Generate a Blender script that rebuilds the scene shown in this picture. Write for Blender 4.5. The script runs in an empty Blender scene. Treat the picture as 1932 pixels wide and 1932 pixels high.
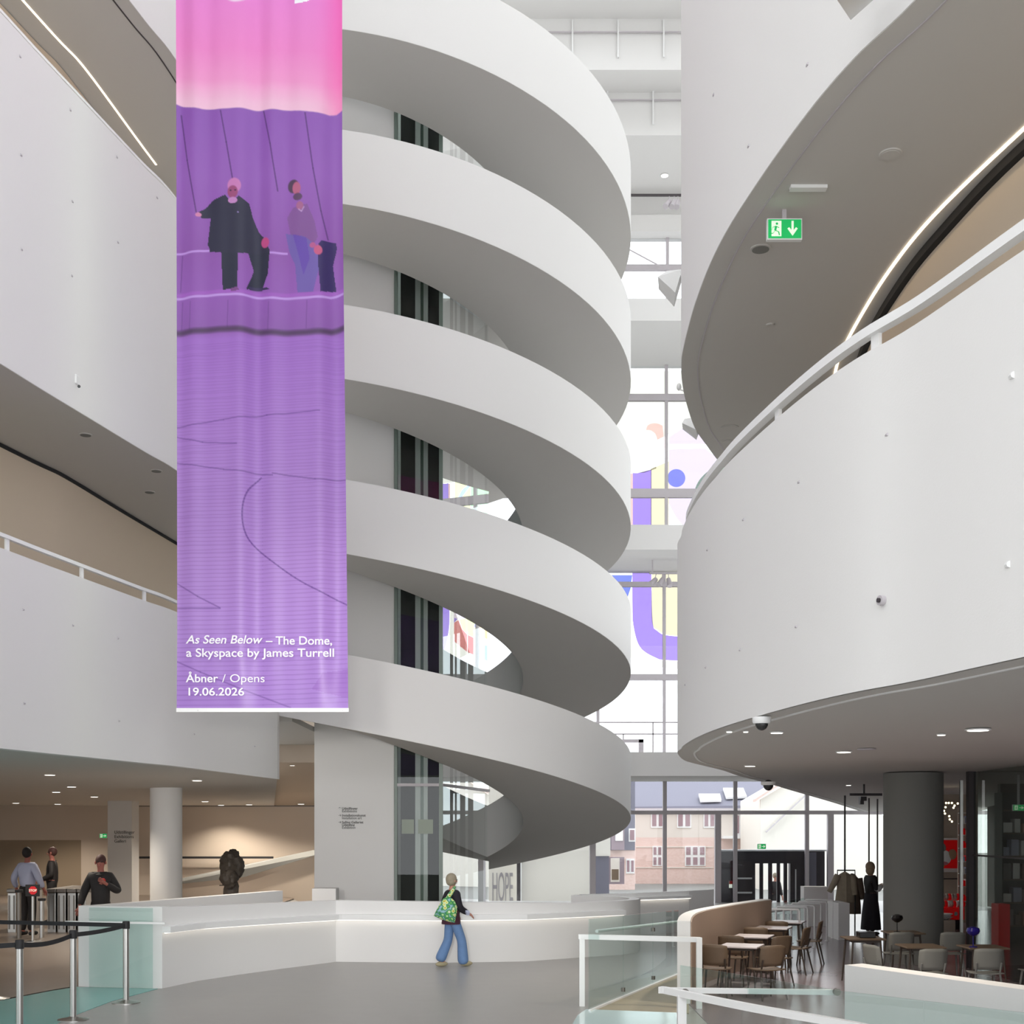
import bpy, bmesh, math, random
import numpy as np
from mathutils import Vector, Matrix
random.seed(7)
S = bpy.context.scene
COL = S.collection
PI = math.pi
# ------------------------------------------------------------------ camera
F, YH, CX, EYE = 2360.0, 1558.0, 966.0, 2.58
cam = bpy.data.cameras.new('camera')
cam.sensor_width = 36; cam.sensor_height = 36; cam.sensor_fit = 'HORIZONTAL'
cam.lens = F/1932*36; cam.shift_x = 0.0; cam.shift_y = (YH-966)/1932
cam.clip_start = 0.1; cam.clip_end = 500
co = bpy.data.objects.new('camera', cam); COL.objects.link(co)
co.location = (0, 0, EYE); co.rotation_euler = (PI/2, 0, 0)
S.camera = co
# ------------------------------------------------------------------ sky and light
w = bpy.data.worlds.new('sky'); S.world = w; w.use_nodes = True
bg = w.node_tree.nodes['Background']; bg.inputs[0].default_value = (0.94, 0.97, 1.0, 1); bg.inputs[1].default_value = 3.4
def spot_lamp(name, loc, target, angle, power, size, col=(1, .97, .93)):
    l = bpy.data.lights.new(name, 'SPOT'); l.energy = power; l.spot_size = angle; l.spot_blend = 1.0; l.shadow_soft_size = size; l.color = col
    o = bpy.data.objects.new(name, l); o.location = loc; o.rotation_euler = (Vector(target)-Vector(loc)).to_track_quat('-Z', 'Y').to_euler(); COL.objects.link(o); return o
for xs in (-1.6, .2): spot_lamp('fill_spot', (xs, -3, 3.4), (-2.4, 26, 2.4), math.radians(27), 5200, .5)  # added fill light behind the camera for counter, pillar and lower spiral
S.view_settings.view_transform = 'Standard'; S.view_settings.look = 'None'
S.view_settings.exposure = -0.3; S.view_settings.gamma = 1.0; S.view_settings.use_curve_mapping = False
try:
    S.cycles.max_bounces = 8; S.cycles.diffuse_bounces = 4; S.cycles.glossy_bounces = 3; S.cycles.transparent_max_bounces = 24
    S.cycles.transmission_bounces = 6; S.cycles.caustics_reflective = False; S.cycles.caustics_refractive = False
    S.cycles.sample_clamp_indirect = 6.0
except Exception: pass
# ------------------------------------------------------------------ helpers
def Q(px, py, Y): return Vector(((px-CX)*Y/F, Y, EYE-(py-YH)*Y/F))           # point at depth Y
def Qz(px, py, z): return Q(px, py, F*(EYE-z)/(py-YH))                         # point at height z
def XZ(px, Y): return (px-CX)*Y/F
def ZZ(py, Y): return EYE-(py-YH)*Y/F
def lin(r, g, b):
    f = lambda c: (c/255/12.92) if c/255 <= .04045 else ((c/255+.055)/1.055)**2.4
    return (f(r), f(g), f(b))
MATS = {}
def mat(name, col, rough=.6, metal=0., spec=.5, emit=None, es=0., noise=0., bump=0., scale=20., trans=None, alpha=None):
    m = bpy.data.materials.new(name); m.use_nodes = True; MATS[name] = m
    nt = m.node_tree; b = nt.nodes['Principled BSDF']
    b.inputs['Base Color'].default_value = (*col, 1); b.inputs['Roughness'].default_value = rough
    b.inputs['Metallic'].default_value = metal; b.inputs['Specular IOR Level'].default_value = spec
    if emit: b.inputs['Emission Color'].default_value = (*emit, 1); b.inputs['Emission Strength'].default_value = es
    if noise or bump:
        tc = nt.nodes.new('ShaderNodeTexCoord'); n = nt.nodes.new('ShaderNodeTexNoise')
        n.inputs['Scale'].default_value = scale; n.inputs['Detail'].default_value = 6
        nt.links.new(tc.outputs['Object'], n.inputs['Vector'])
        if noise:
            r = nt.nodes.new('ShaderNodeMix'); r.data_type = 'RGBA'
            r.inputs[6].default_value = (*[c*(1-noise) for c in col], 1); r.inputs[7].default_value = (*[min(1, c*(1+noise)) for c in col], 1)
            nt.links.new(n.outputs['Fac'], r.inputs[0]); nt.links.new(r.outputs[2], b.inputs['Base Color'])
        if bump:
            bp = nt.nodes.new('ShaderNodeBump'); bp.inputs['Strength'].default_value = bump; bp.inputs['Distance'].default_value = .02
            nt.links.new(n.outputs['Fac'], bp.inputs['Height']); nt.links.new(bp.outputs[0], b.inputs['Normal'])
    return m
def glass(name, tint, refl=.08, rough=.0):
    m = bpy.data.materials.new(name); m.use_nodes = True; MATS[name] = m; nt = m.node_tree; nt.nodes.clear()
    o = nt.nodes.new('ShaderNodeOutputMaterial'); t = nt.nodes.new('ShaderNodeBsdfTransparent'); t.inputs[0].default_value = (*tint, 1)
    g = nt.nodes.new('ShaderNodeBsdfGlossy'); g.inputs[0].default_value = (1, 1, 1, 1); g.inputs[1].default_value = rough
    fr = nt.nodes.new('ShaderNodeFresnel'); fr.inputs[0].default_value = 1.45
    ad = nt.nodes.new('ShaderNodeMath'); ad.operation = 'MULTIPLY_ADD'; ad.inputs[1].default_value = 1.0; ad.inputs[2].default_value = refl-.04; ad.use_clamp = True
    gm = nt.nodes.new('ShaderNodeNewGeometry'); iv = nt.nodes.new('ShaderNodeMath'); iv.operation = 'SUBTRACT'; iv.inputs[0].default_value = 1.0; nt.links.new(gm.outputs['Backfacing'], iv.inputs[1])
    mu = nt.nodes.new('ShaderNodeMath'); mu.operation = 'MULTIPLY'; nt.links.new(ad.outputs[0], mu.inputs[0]); nt.links.new(iv.outputs[0], mu.inputs[1])
    mx = nt.nodes.new('ShaderNodeMixShader')
    nt.links.new(fr.outputs[0], ad.inputs[0]); nt.links.new(mu.outputs[0], mx.inputs[0])
    nt.links.new(t.outputs[0], mx.inputs[1]); nt.links.new(g.outputs[0], mx.inputs[2]); nt.links.new(mx.outputs[0], o.inputs[0]); return m
ORG = {}
def origin(o): return ORG.get(o.name, Vector((0, 0, 0)))
def children_root(o): return o
class MB:
    def __init__(s): s.v = []; s.f = []; s.sm = False
    def add(s, vs, fs):
        n = len(s.v); s.v += [tuple(v) for v in vs]; s.f += [tuple(i+n for i in f) for f in fs]; return s
    def box(s, x0, x1, y0, y1, z0, z1):
        return s.add([(x, y, z) for z in (z0, z1) for y in (y0, y1) for x in (x0, x1)],
            [(0, 2, 3, 1), (4, 5, 7, 6), (0, 1, 5, 4), (2, 6, 7, 3), (0, 4, 6, 2), (1, 3, 7, 5)])
    def obox(s, c, d, rz=0, rx=0, ry=0):
        M = Matrix.Translation(c) @ Matrix.Rotation(rz, 4, 'Z') @ Matrix.Rotation(ry, 4, 'Y') @ Matrix.Rotation(rx, 4, 'X')
        vs = [M @ Vector((x*d[0]/2, y*d[1]/2, z*d[2]/2)) for z in (-1, 1) for y in (-1, 1) for x in (-1, 1)]
        return s.add(vs, [(0, 2, 3, 1), (4, 5, 7, 6), (0, 1, 5, 4), (2, 6, 7, 3), (0, 4, 6, 2), (1, 3, 7, 5)])
    def bar(s, a, b, wd, ht=None):                              # rectangular bar between two points
        a, b = Vector(a), Vector(b); ht = ht or wd; d = (b-a); L = d.length; d.normalize()
        up = Vector((0, 0, 1)) if abs(d.z) < .95 else Vector((0, 1, 0))
        r = d.cross(up).normalized(); u = r.cross(d)
        vs = [p + r*sx*wd/2 + u*sz*ht/2 for p in (a, b) for sx, sz in ((-1, -1), (1, -1), (1, 1), (-1, 1))]
        return s.add(vs, [(0, 1, 2, 3), (7, 6, 5, 4), (0, 4, 5, 1), (1, 5, 6, 2), (2, 6, 7, 3), (3, 7, 4, 0)])
    def tube(s, pts, r, n=10, closed=False):
        pts = [Vector(p) for p in pts]; rs = r if isinstance(r, (list, tuple)) else [r]*len(pts); rings = []; N = len(pts); pr = None
        for i, p in enumerate(pts):
            d = (pts[(i+1) % N]-pts[i-1]) if closed else (pts[min(i+1, N-1)]-pts[max(i-1, 0)])
            d.normalize()
            if pr is None: pr = d.orthogonal().normalized()
            pr = (pr-d*pr.dot(d)).normalized(); q = d.cross(pr)
            rings.append([p+(pr*math.cos(a)+q*math.sin(a))*rs[i] for a in [2*PI*k/n for k in range(n)]])
        vs = [v for rg in rings for v in rg]; fs = []
        for i in range(N if closed else N-1):
            for k in range(n): fs.append((i*n+k, i*n+(k+1) % n, ((i+1) % N)*n+(k+1) % n, ((i+1) % N)*n+k))
        if not closed: fs += [tuple(range(n-1, -1, -1)), tuple(range((N-1)*n, N*n))]
        s.sm = True; return s.add(vs, fs)
    def lathe(s, c, prof, n=24, sx=1, sy=1):                    # profile of (r, z)
        vs = [(c[0]+r*math.cos(2*PI*k/n)*sx, c[1]+r*math.sin(2*PI*k/n)*sy, c[2]+z) for r, z in prof for k in range(n)]; fs = []
        for i in range(len(prof)-1):
            for k in range(n): fs.append((i*n+k, i*n+(k+1) % n, (i+1)*n+(k+1) % n, (i+1)*n+k))
        fs += [tuple(range(n-1, -1, -1)), tuple(range((len(prof)-1)*n, len(prof)*n))]
        s.sm = True; return s.add(vs, fs)
    def ell(s, c, r, n=16, m=10, M=None):
        vs, fs = [], []
        for i in range(m+1):
            t = PI*i/m
            for k in range(n):
                a = 2*PI*k/n; p = Vector((r[0]*math.sin(t)*math.cos(a), r[1]*math.sin(t)*math.sin(a), r[2]*math.cos(t)))
                if M: p = M @ p
                vs.append(Vector(c)+p)
        for i in range(m):
            for k in range(n): fs.append((i*n+k, (i+1)*n+k, (i+1)*n+(k+1) % n, i*n+(k+1) % n))
        s.sm = True; return s.add(vs, fs)
    def loft(s, rows, closed=False, caps=False):                # rows of equal length -> quads
        n = len(rows[0]); vs = [v for r in rows for v in r]; fs = []
        for i in range(len(rows)-1):
            for k in range(n if closed else n-1): fs.append((i*n+k, i*n+(k+1) % n, (i+1)*n+(k+1) % n, (i+1)*n+k))
        if caps: fs += [tuple(range(n-1, -1, -1)), tuple(range((len(rows)-1)*n, len(rows)*n))]
        return s.add(vs, fs)
    def prism(s, poly, z0, z1):
        n = len(poly); vs = [(p[0], p[1], z0) for p in poly]+[(p[0], p[1], z1) for p in poly]
        return s.add(vs, [tuple(range(n-1, -1, -1)), tuple(range(n, 2*n))]+[(i, (i+1) % n, n+(i+1) % n, n+i) for i in range(n)])
    def slab(s, pts, d):                                        # any planar outline given a thickness vector d
        n = len(pts); d = Vector(d); vs = [Vector(p) for p in pts]+[Vector(p)+d for p in pts]
        return s.add(vs, [tuple(range(n)), tuple(range(2*n-1, n-1, -1))]+[(i, n+i, n+(i+1) % n, (i+1) % n) for i in range(n)])
    def build(s, name, m, parent=None, bevel=0, smooth=None, kind=None):
        off = ORG.get(parent.name, Vector((0, 0, 0))) if parent else Vector((0, 0, 0))
        me = bpy.data.meshes.new(name); me.from_pydata([tuple(Vector(v)-off) for v in s.v], [], s.f)
        bm = bmesh.new(); bm.from_mesh(me); bmesh.ops.recalc_face_normals(bm, faces=bm.faces)
        if bevel: bmesh.ops.bevel(bm, geom=[e for e in bm.edges], offset=bevel, segments=2, affect='EDGES', profile=.5)
        bm.to_mesh(me); bm.free()
        sm = s.sm if smooth is None else smooth
        if sm:
            me.polygons.foreach_set('use_smooth', [True]*len(me.polygons))
            try: me.set_sharp_from_angle(angle=math.radians(40))
            except Exception: pass
        if m: me.materials.append(m if not isinstance(m, str) else MATS[m])
        o = bpy.data.objects.new(name, me); COL.objects.link(o); ORG[o.name] = off.copy()
        if parent: o.parent = parent
        if kind: o['kind'] = kind
        return o
def tag(o, label, cat, group=None, kind=None):
    o['label'] = label; o['category'] = cat
    if group: o['group'] = group
    if kind: o['kind'] = kind
    return o
def thing(name, loc, label, cat, group=None, rz=0):
    o = bpy.data.objects.new(name, None); COL.objects.link(o); o.location = loc; o.rotation_euler = (0, 0, rz); o.empty_display_size = .1
    ORG[o.name] = Vector(loc) if rz == 0 else Vector((0, 0, 0)); return tag(o, label, cat, group)
def local(name, label, cat, group=None):                        # a thing modelled round the origin and placed afterwards
    return thing(name, (0, 0, 0), label, cat, group)
def copy_tree(o, loc, rz, label=None):
    c = o.copy(); COL.objects.link(c); c.location = loc; c.rotation_euler = (0, 0, rz)
    if label: c['label'] = label
    for ch in o.children:
        d = ch.copy(); COL.objects.link(d); d.parent = c
        for g in ch.children:
            e = g.copy(); COL.objects.link(e); e.parent = d
    return c
def struct(o): o['kind'] = 'structure'; return o
def text(name, body, size, m, parent, loc, rot=(PI/2, 0, 0), shear=0, bold=0, ext=.002, sx=1, align='LEFT', lines=1.0):
    c = bpy.data.curves.new(name, 'FONT'); c.body = body; c.size = size; c.shear = shear; c.offset = bold; c.extrude = ext; c.align_x = align; c.space_line = lines
    t = bpy.data.objects.new(name, c); COL.objects.link(t)
    dg = bpy.context.evaluated_depsgraph_get(); dg.update()
    me = bpy.data.meshes.new_from_object(t.evaluated_get(dg)); bpy.data.objects.remove(t); bpy.data.curves.remove(c)
    me.transform(Matrix.Diagonal((sx, 1, 1, 1))); me.materials.clear(); me.materials.append(MATS[m] if isinstance(m, str) else m)
    o = bpy.data.objects.new(name, me); COL.objects.link(o); off = ORG.get(parent.name, Vector((0, 0, 0))) if parent else Vector((0, 0, 0))
    o.location = Vector(loc)-off; o.rotation_euler = rot
    if parent: o.parent = parent
    return o
def skin(name, V, Ed, R, m, parent, sub=2, root=0):
    me = bpy.data.meshes.new(name); me.from_pydata([tuple(v) for v in V], Ed, [])
    o = bpy.data.objects.new(name, me); COL.objects.link(o)
    md = o.modifiers.new('s', 'SKIN'); md.use_smooth_shade = True
    sv = me.skin_vertices[0].data if me.skin_vertices else None
    if sv is None:
        bm = bmesh.new(); bm.from_mesh(me); bm.verts.layers.skin.verify(); bm.to_mesh(me); bm.free(); sv = me.skin_vertices[0].data
    for i, r in enumerate(R):
        sv[i].radius = (r, r) if not isinstance(r, tuple) else r; sv[i].use_root = (i == root)
    ss = o.modifiers.new('u', 'SUBSURF'); ss.levels = sub; ss.render_levels = sub
    dg = bpy.context.evaluated_depsgraph_get(); dg.update()
    me2 = bpy.data.meshes.new_from_object(o.evaluated_get(dg)); bpy.data.objects.remove(o); bpy.data.meshes.remove(me)
    me2.name = name; me2.materials.clear(); me2.materials.append(MATS[m] if isinstance(m, str) else m)
    me2.polygons.foreach_set('use_smooth', [True]*len(me2.polygons))
    o = bpy.data.objects.new(name, me2); COL.objects.link(o); o.parent = parent; ORG[o.name] = Vector((0, 0, 0)); return o
def catmull(P, n=6):
    P = [Vector(p) for p in P]; out = []
    for i in range(len(P)-1):
        p0, p1, p2, p3 = P[max(i-1, 0)], P[i], P[i+1], P[min(i+2, len(P)-1)]
        for k in range(n):
            t = k/n; out.append(.5*((2*p1)+(p2-p0)*t+(2*p0-5*p1+4*p2-p3)*t*t+(3*p1-p0-3*p2+p3)*t**3))
    out.append(P[-1]); return out
def offset2(P, d):                                              # plan curve shifted sideways
    out = []
    for i, p in enumerate(P):
        t = (P[min(i+1, len(P)-1)]-P[max(i-1, 0)]); t = Vector((t.x, t.y, 0)).normalized(); out.append(p+Vector((-t.y, t.x, 0))*d)
    return out
# ------------------------------------------------------------------ materials
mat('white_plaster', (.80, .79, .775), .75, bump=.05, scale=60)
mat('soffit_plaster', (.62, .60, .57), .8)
mat('warm_plaster', (.72, .60, .46), .8)
mat('beige_wall', (.52, .44, .36), .8)
mat('floor_vinyl', lin(158, 155, 151), .34, spec=.45, noise=.06, scale=3)
mat('floor_dark', lin(118, 106, 96), .35, noise=.06, scale=3)
mat('floor_cafe', lin(146, 134, 138), .20, noise=.06, scale=3)
mat('white_paint', (.86, .86, .85), .4)
mat('grey_frame', lin(196, 190, 194), .5)
mat('dark_frame', lin(62, 56, 58), .5)
mat('black_soft', (.015, .014, .015), .6)
mat('black_tape', (.012, .012, .014), .7)
mat('steel', (.55, .54, .52), .28, metal=1.)
mat('dark_steel', (.22, .20, .18), .35, metal=.8)
mat('wood_brown', lin(108, 90, 72), .5, noise=.15, scale=8)
mat('wood_dark', lin(70, 60, 52), .5)
mat('table_white', lin(215, 205, 205), .25)
mat('concrete_grey', lin(130, 130, 126), .8)
mat('teal_floor', lin(120, 176, 170), .25)
mat('beige_floor', lin(158, 148, 126), .6)
mat('pale_glass_floor', lin(205, 228, 228), .12)
mat('lamp_on', (1, 1, 1), .5, emit=(1., .93, .82), es=6.)
mat('warm_strip', (1, 1, 1), .5, emit=(1., .80, .56), es=4.)
mat('desk_strip', (1, 1, 1), .5, emit=(1., .93, .82), es=2.2)
mat('lens_dark', (.03, .03, .03), .2)
mat('green_sign', lin(20, 165, 85), .5, emit=lin(20, 170, 88), es=.75)
mat('sign_white', lin(225, 235, 215), .5, emit=lin(225, 235, 215), es=.7)
mat('text_dark', lin(70, 70, 68), .8)
mat('text_white', lin(248, 246, 250), .6)
mat('dark_void', (.012, .012, .013), .8)
mat('bronze', lin(58, 50, 42), .6, bump=1., scale=9, noise=.6)
mat('skin', lin(196, 140, 120), .55); mat('skin_ruddy', lin(160, 96, 84), .55)
glass('clear_glass', (.93, .97, .96), .06)
glass('facade_glass', (.97, .98, .99), .03)
glass('green_glass', (.87, .935, .92), .08)
glass('lift_side_glass', (.90, .95, .94), .50)
glass('lift_glass', (.88, .93, .90), .05)
glass('smoke_glass', (.62, .65, .62), .06)

# ------------------------------------------------------------------ floor
def ground_poly(name, pts, m, z=0., th=.02, label=None):
    o = MB().prism([Qz(x, y, z) for x, y in pts], z-th, z).build(name, m); return struct(o)
fl = MB()
NX, NY = 90, 90
def floor_z(x, y):
    t = min(1, max(0, (y-19.5)/5.5)); u = min(1, max(0, (-x-6.2)/.9)); t = t*t*(3-2*t); u = u*u*(3-2*u); return .30*t*u
rows = []
for j in range(NY+1):
    y = -6+j*(49.0/NY); rows.append([Vector((-30+i*(45.0/NX), y, floor_z(-30+i*(45.0/NX), y))) for i in range(NX+1)])
fl.loft(rows)
fo = struct(fl.build('floor', 'floor_vinyl', smooth=True)); fo['label'] = 'grey polished floor of the atrium'
# dark entrance-hall floor lying past the turquoise glass strip
rows = []
E1 = [(-30, 18.6)] + [tuple(Qz(x, y, 0)[:2]) for x, y in ((0, 1888), (93, 1870), (146, 1862))] + [(-6.9, 20.4)]
for x, y0 in E1: rows.append([Vector((x, y0+(42-y0)*k/20, floor_z(x, y0+(42-y0)*k/20)+.012)) for k in range(21)])
b = MB(); b.loft(rows); struct(b.build('floor_hall', 'floor_dark', smooth=True))
ground_poly('floor_glass_strip', [(-900, 2060), (-60, 1900), (0, 1888.5), (93, 1870), (146, 1862), (298, 1865), (212, 1888), (146, 1913), (109, 1930), (-120, 2010), (-700, 2250)], 'teal_floor', .008)
ground_poly('floor_landing', [(1112, 1909), (1130, 1903), (1280, 1838), (1300, 1838), (1300, 1912)], 'beige_floor', .006)
ground_poly('floor_glass', [(1060, 1990), (1080, 1932), (1090, 1915), (1106, 1904), (1290, 1911), (1292, 1990)], 'pale_glass_floor', .010)
cf = [Vector((2.55, 9.5, 0)), Vector((2.55, 18.6, 0)), Vector((3.2, 21.0, 0)), Vector((4.5, 24.5, 0)), Vector((6.0, 36, 0)), Vector((14.9, 38, 0)), Vector((14.9, 9.5, 0))]
struct(MB().prism(cf, -.02, .010).build('floor_cafe', 'floor_cafe'))
# ------------------------------------------------------------------ spiral ramp (two ramps wound round one another)
SX, SY, SR, SI, SP, SZ, SH = -2.9, 32.5, 5.962, 3.312, 3.7115, 1.9439+EYE, 1.573
def hz(phi, strand): return SZ-SP/PI*phi+(SP if strand else 0)
def ring(phi, r, z): return Vector((SX+r*math.sin(phi), SY-r*math.cos(phi), z))
sp = thing('spiral_ramp', (SX, SY, 0), 'white double spiral ramp winding up through the atrium around the lift', 'ramp')
for st, (a, bb) in enumerate(((-4*PI-1.95, 3.42), (-2*PI-2.2, PI+.2))):
    n = 60*int((bb-a)/(PI/2))//2; ph = [a+(bb-a)*i/n for i in range(n+1)]
    rag = lambda p, r0, r1, zl, zh: [ring(p, r1, zl), ring(p, r1, zh), ring(p, r0, zh), ring(p, r0, zl)]
    adj = lambda p: (.10 if (st == 0 and p < -3.2*PI) else .10*max(0, min(1, (-2.6*PI-p)/(.6*PI))) if st == 0 else 0)
    MB().loft([rag(p, SR-.14, SR, hz(p, st), hz(p, st)+SH+adj(p)) for p in ph], True, True).build('outer_parapet', 'white_plaster', sp, smooth=True)
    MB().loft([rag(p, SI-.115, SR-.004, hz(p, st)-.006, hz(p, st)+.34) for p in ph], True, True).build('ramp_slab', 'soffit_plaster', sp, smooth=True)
    MB().loft([rag(p, SI-.12, SI, hz(p, st), hz(p, st)+SH-.15) for p in ph], True, True).build('inner_parapet', 'white_plaster', sp, smooth=True)
# ------------------------------------------------------------------ balconies
LZ = dict(z1=3.58, t1=6.17, z2=8.55, t2=13.08, z3=15.43)
def LP(px, Y): return Vector((XZ(px, Y), Y, 0))
left_in = [LP(-330, 13.2), LP(-130, 14.8), LP(0, 16.14), LP(78, 17.09), LP(168, 18.3), LP(273, 19.95), LP(333, 21.0), LP(430, 23.6), LP(523, 26.7)]
left_in = [Vector((-8.6, 9.0, 0))]+left_in
LC = catmull(left_in, 6)
R2 = [(4.6, 3.2), (3.75, 6.0), (3.22, 7.85), (2.91, 9.04), (2.66, 9.72), (2.47, 10.48), (2.28, 11.58), (2.13, 12.8), (2.09, 14.15), (2.135, 15.55), (2.197, 16.25), (2.32, 17.0), (2.475, 17.72), (2.74, 18.76), (3.03, 19.57), (3.42, 20.57)]
RC = catmull([Vector((x, y, 0)) for x, y in R2+[(4.3, 22.6), (5.6, 25.2)]], 6)
def at(P, z): return [Vector((p.x, p.y, z)) for p in P]
def fascia(P, z0, z1, th, side, name, parent, m='white_plaster'):
    # P plan curve; wall thickness th on the far side
    I = offset2(P, th*side)
    f0 = z0 if callable(z0) else (lambda p: z0); f1 = z1 if callable(z1) else (lambda p: z1)
    rows = [[Vector((p.x, p.y, f0(p))), Vector((p.x, p.y, f1(p))), Vector((q.x, q.y, f1(p))), Vector((q.x, q.y, f0(p)))] for p, q in zip(P, I)]
    return MB().loft(rows, True, True).build(name, m, parent, smooth=True)
def soffit(P, I, z0, th, name, parent, m='soffit_plaster'):
    f0 = z0 if callable(z0) else (lambda p: z0)
    rows = [[Vector((p.x, p.y, f0(p))), Vector((q.x, q.y, f0(q) if callable(z0) else z0)), Vector((q.x, q.y, (f0(q) if callable(z0) else z0)+th)), Vector((p.x, p.y, f0(p)+th))] for p, q in zip(P, I)]
    return MB().loft(rows, True, True).build(name, m, parent)
def strip(P, z, wd, ht, name, parent, m):
    A, B = offset2(P, -wd/2), offset2(P, wd/2)
    rows = [[Vector((a.x, a.y, z-ht)), Vector((a.x, a.y, z)), Vector((b.x, b.y, z)), Vector((b.x, b.y, z-ht))] for a, b in zip(A, B)]
    return MB().loft(rows, True, True).build(name, m, parent)
def posts(P, idx, z0, z1, parent):
    for i in idx:
        p = P[i]; MB().obox((p.x, p.y, (z0+z1)/2), (.07, .03, z1-z0), math.atan2(P[min(i+1, len(P)-1)].y-p.y, P[min(i+1, len(P)-1)].x-p.x)).build('post', 'white_paint', parent)
def rail(P, z, name, parent, wd=.06, ht=.05, m='white_paint'): return strip(P, z, wd, ht, name, parent, m)
def nearest(P, px): return min(range(len(P)), key=lambda i: abs(CX+F*P[i].x/P[i].y-px))
# left, first floor
t = thing('curved_balcony', (LC[20].x, LC[20].y, LZ['z1']), 'white curved first-floor balcony front above the entrance hall', 'balcony')
fascia(LC, LZ['z1'], LZ['t1'], .18, 1, 'fascia', t)
lin1 = offset2(LC, .12); rail(lin1, 6.41, 'handrail', t); posts(lin1, [nearest(lin1, p) for p in (-130, 19, 151, 267, 400)], 6.1, 6.37, t)
MB().box(LC[-1].x-.16, LC[-1].x+.0, LC[-1].y-.02, LC[-1].y+.25, LZ['z1'], LZ['t1']).build('end_wall', 'white_plaster', t)
# left, second floor
t = thing('curved_balcony', (LC[20].x, LC[20].y, LZ['z2']), 'tall white curved wall of the second floor with a glowing ceiling line above', 'balcony')
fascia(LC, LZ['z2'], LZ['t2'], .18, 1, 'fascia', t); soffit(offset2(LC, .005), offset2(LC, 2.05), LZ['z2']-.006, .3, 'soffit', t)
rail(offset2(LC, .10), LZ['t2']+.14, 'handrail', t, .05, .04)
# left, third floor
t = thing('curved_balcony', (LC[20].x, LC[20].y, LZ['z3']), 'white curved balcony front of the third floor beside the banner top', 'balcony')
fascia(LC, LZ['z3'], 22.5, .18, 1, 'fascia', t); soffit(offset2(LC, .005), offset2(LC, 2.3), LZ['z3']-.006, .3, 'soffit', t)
strip(offset2(LC, .24)[6:], LZ['z3']-.004, .02, .012, 'shadow_gap', t, 'dark_frame')
L16 = offset2(LC, 1.62); strip(L16[:nearest(L16, 324)], LZ['z3']-.004, .028, .012, 'light_strip', t, 'warm_strip')
wl = offset2(LC, 2.0)
fascia(wl, LZ['z1']+1.2, LZ['z2']-.06, .2, 1, 'wall_left', None, 'warm_plaster')['kind'] = 'structure'
fascia(offset2(LC, 2.0), LZ['t2']-1.5, LZ['z3']-.02, .2, 1, 'wall_left_upper', None, 'warm_plaster')['kind'] = 'structure'
struct(soffit(offset2(LC, .18), offset2(LC, 2.1), LZ['z1']+1.1, .1, 'floor_left_gallery', None, 'floor_vinyl'))
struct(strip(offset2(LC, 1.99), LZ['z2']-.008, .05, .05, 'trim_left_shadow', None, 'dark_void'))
# right, first floor: its back edge swings round to the glass front
tail = [(1289, 1433, 18.3), (1310, 1440, 19.9), (1362.6, 1453, 22.6), (1395, 1464, 25.4), (1438.7, 1475, 28.8), (1499.6, 1493, 33.5), (1570, 1513.5, 38), (1624.7, 1531, 41.4)]
pts = [Vector((x, y, 3.58+max(0, (13-y))*.012)) for x, y in R2[:11]]+[Q(1278, 1420, 17.0)]+[Q(*a) for a in tail]
R1 = catmull(pts, 6)
t = thing('curved_balcony', (2.2, 16, LZ['z1']), 'big white rounded first-floor balcony over the cafe', 'balcony')
nR = len(R1)
FR = R1[:]
f1 = fascia(FR, lambda p: p.z, lambda p: 6.2+max(0, p.y-13)*.045 if p.y < 19 else 6.47, .18, -1, 'fascia', t)
sof = MB(); c0 = Vector((17, 14, 3.6))
inner = [Vector((15.5, min(max(p.y, -2), 42), 3.5)) for p in R1]
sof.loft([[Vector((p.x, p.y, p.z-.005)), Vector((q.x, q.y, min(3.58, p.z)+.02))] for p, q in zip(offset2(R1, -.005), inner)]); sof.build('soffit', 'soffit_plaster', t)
rg = offset2(R1, -.215)
MB().loft([[Vector((a.x, a.y, a.z-.018)), Vector((b_.x, b_.y, b_.z-.018)), Vector((b_.x, b_.y, b_.z+.0)), Vector((a.x, a.y, a.z+.0))] for a, b_ in zip(rg, offset2(R1, -.24))][4:], True, True).build('edge_line', 'white_paint', t)
RR = offset2(RC, -.12)
rtop = lambda p: 6.44+max(0, p.y-13)*.045 if p.y < 19 else 6.7
MB().loft([[Vector((a.x, a.y, rtop(a)-.075)), Vector((a.x, a.y, rtop(a))), Vector((b_.x, b_.y, rtop(a))), Vector((b_.x, b_.y, rtop(a)-.075))] for a, b_ in zip(offset2(RC, -.06), offset2(RC, -.14))], True, True).build('handrail', 'white_paint', t)
for px in (1985, 1652, 1466): i = nearest(RR, px); p = RR[i]; MB().obox((p.x, p.y, 6.25), (.10, .03, .30), math.atan2(RR[i+1].y-p.y, RR[i+1].x-p.x)).build('post', 'white_paint', t)
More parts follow.
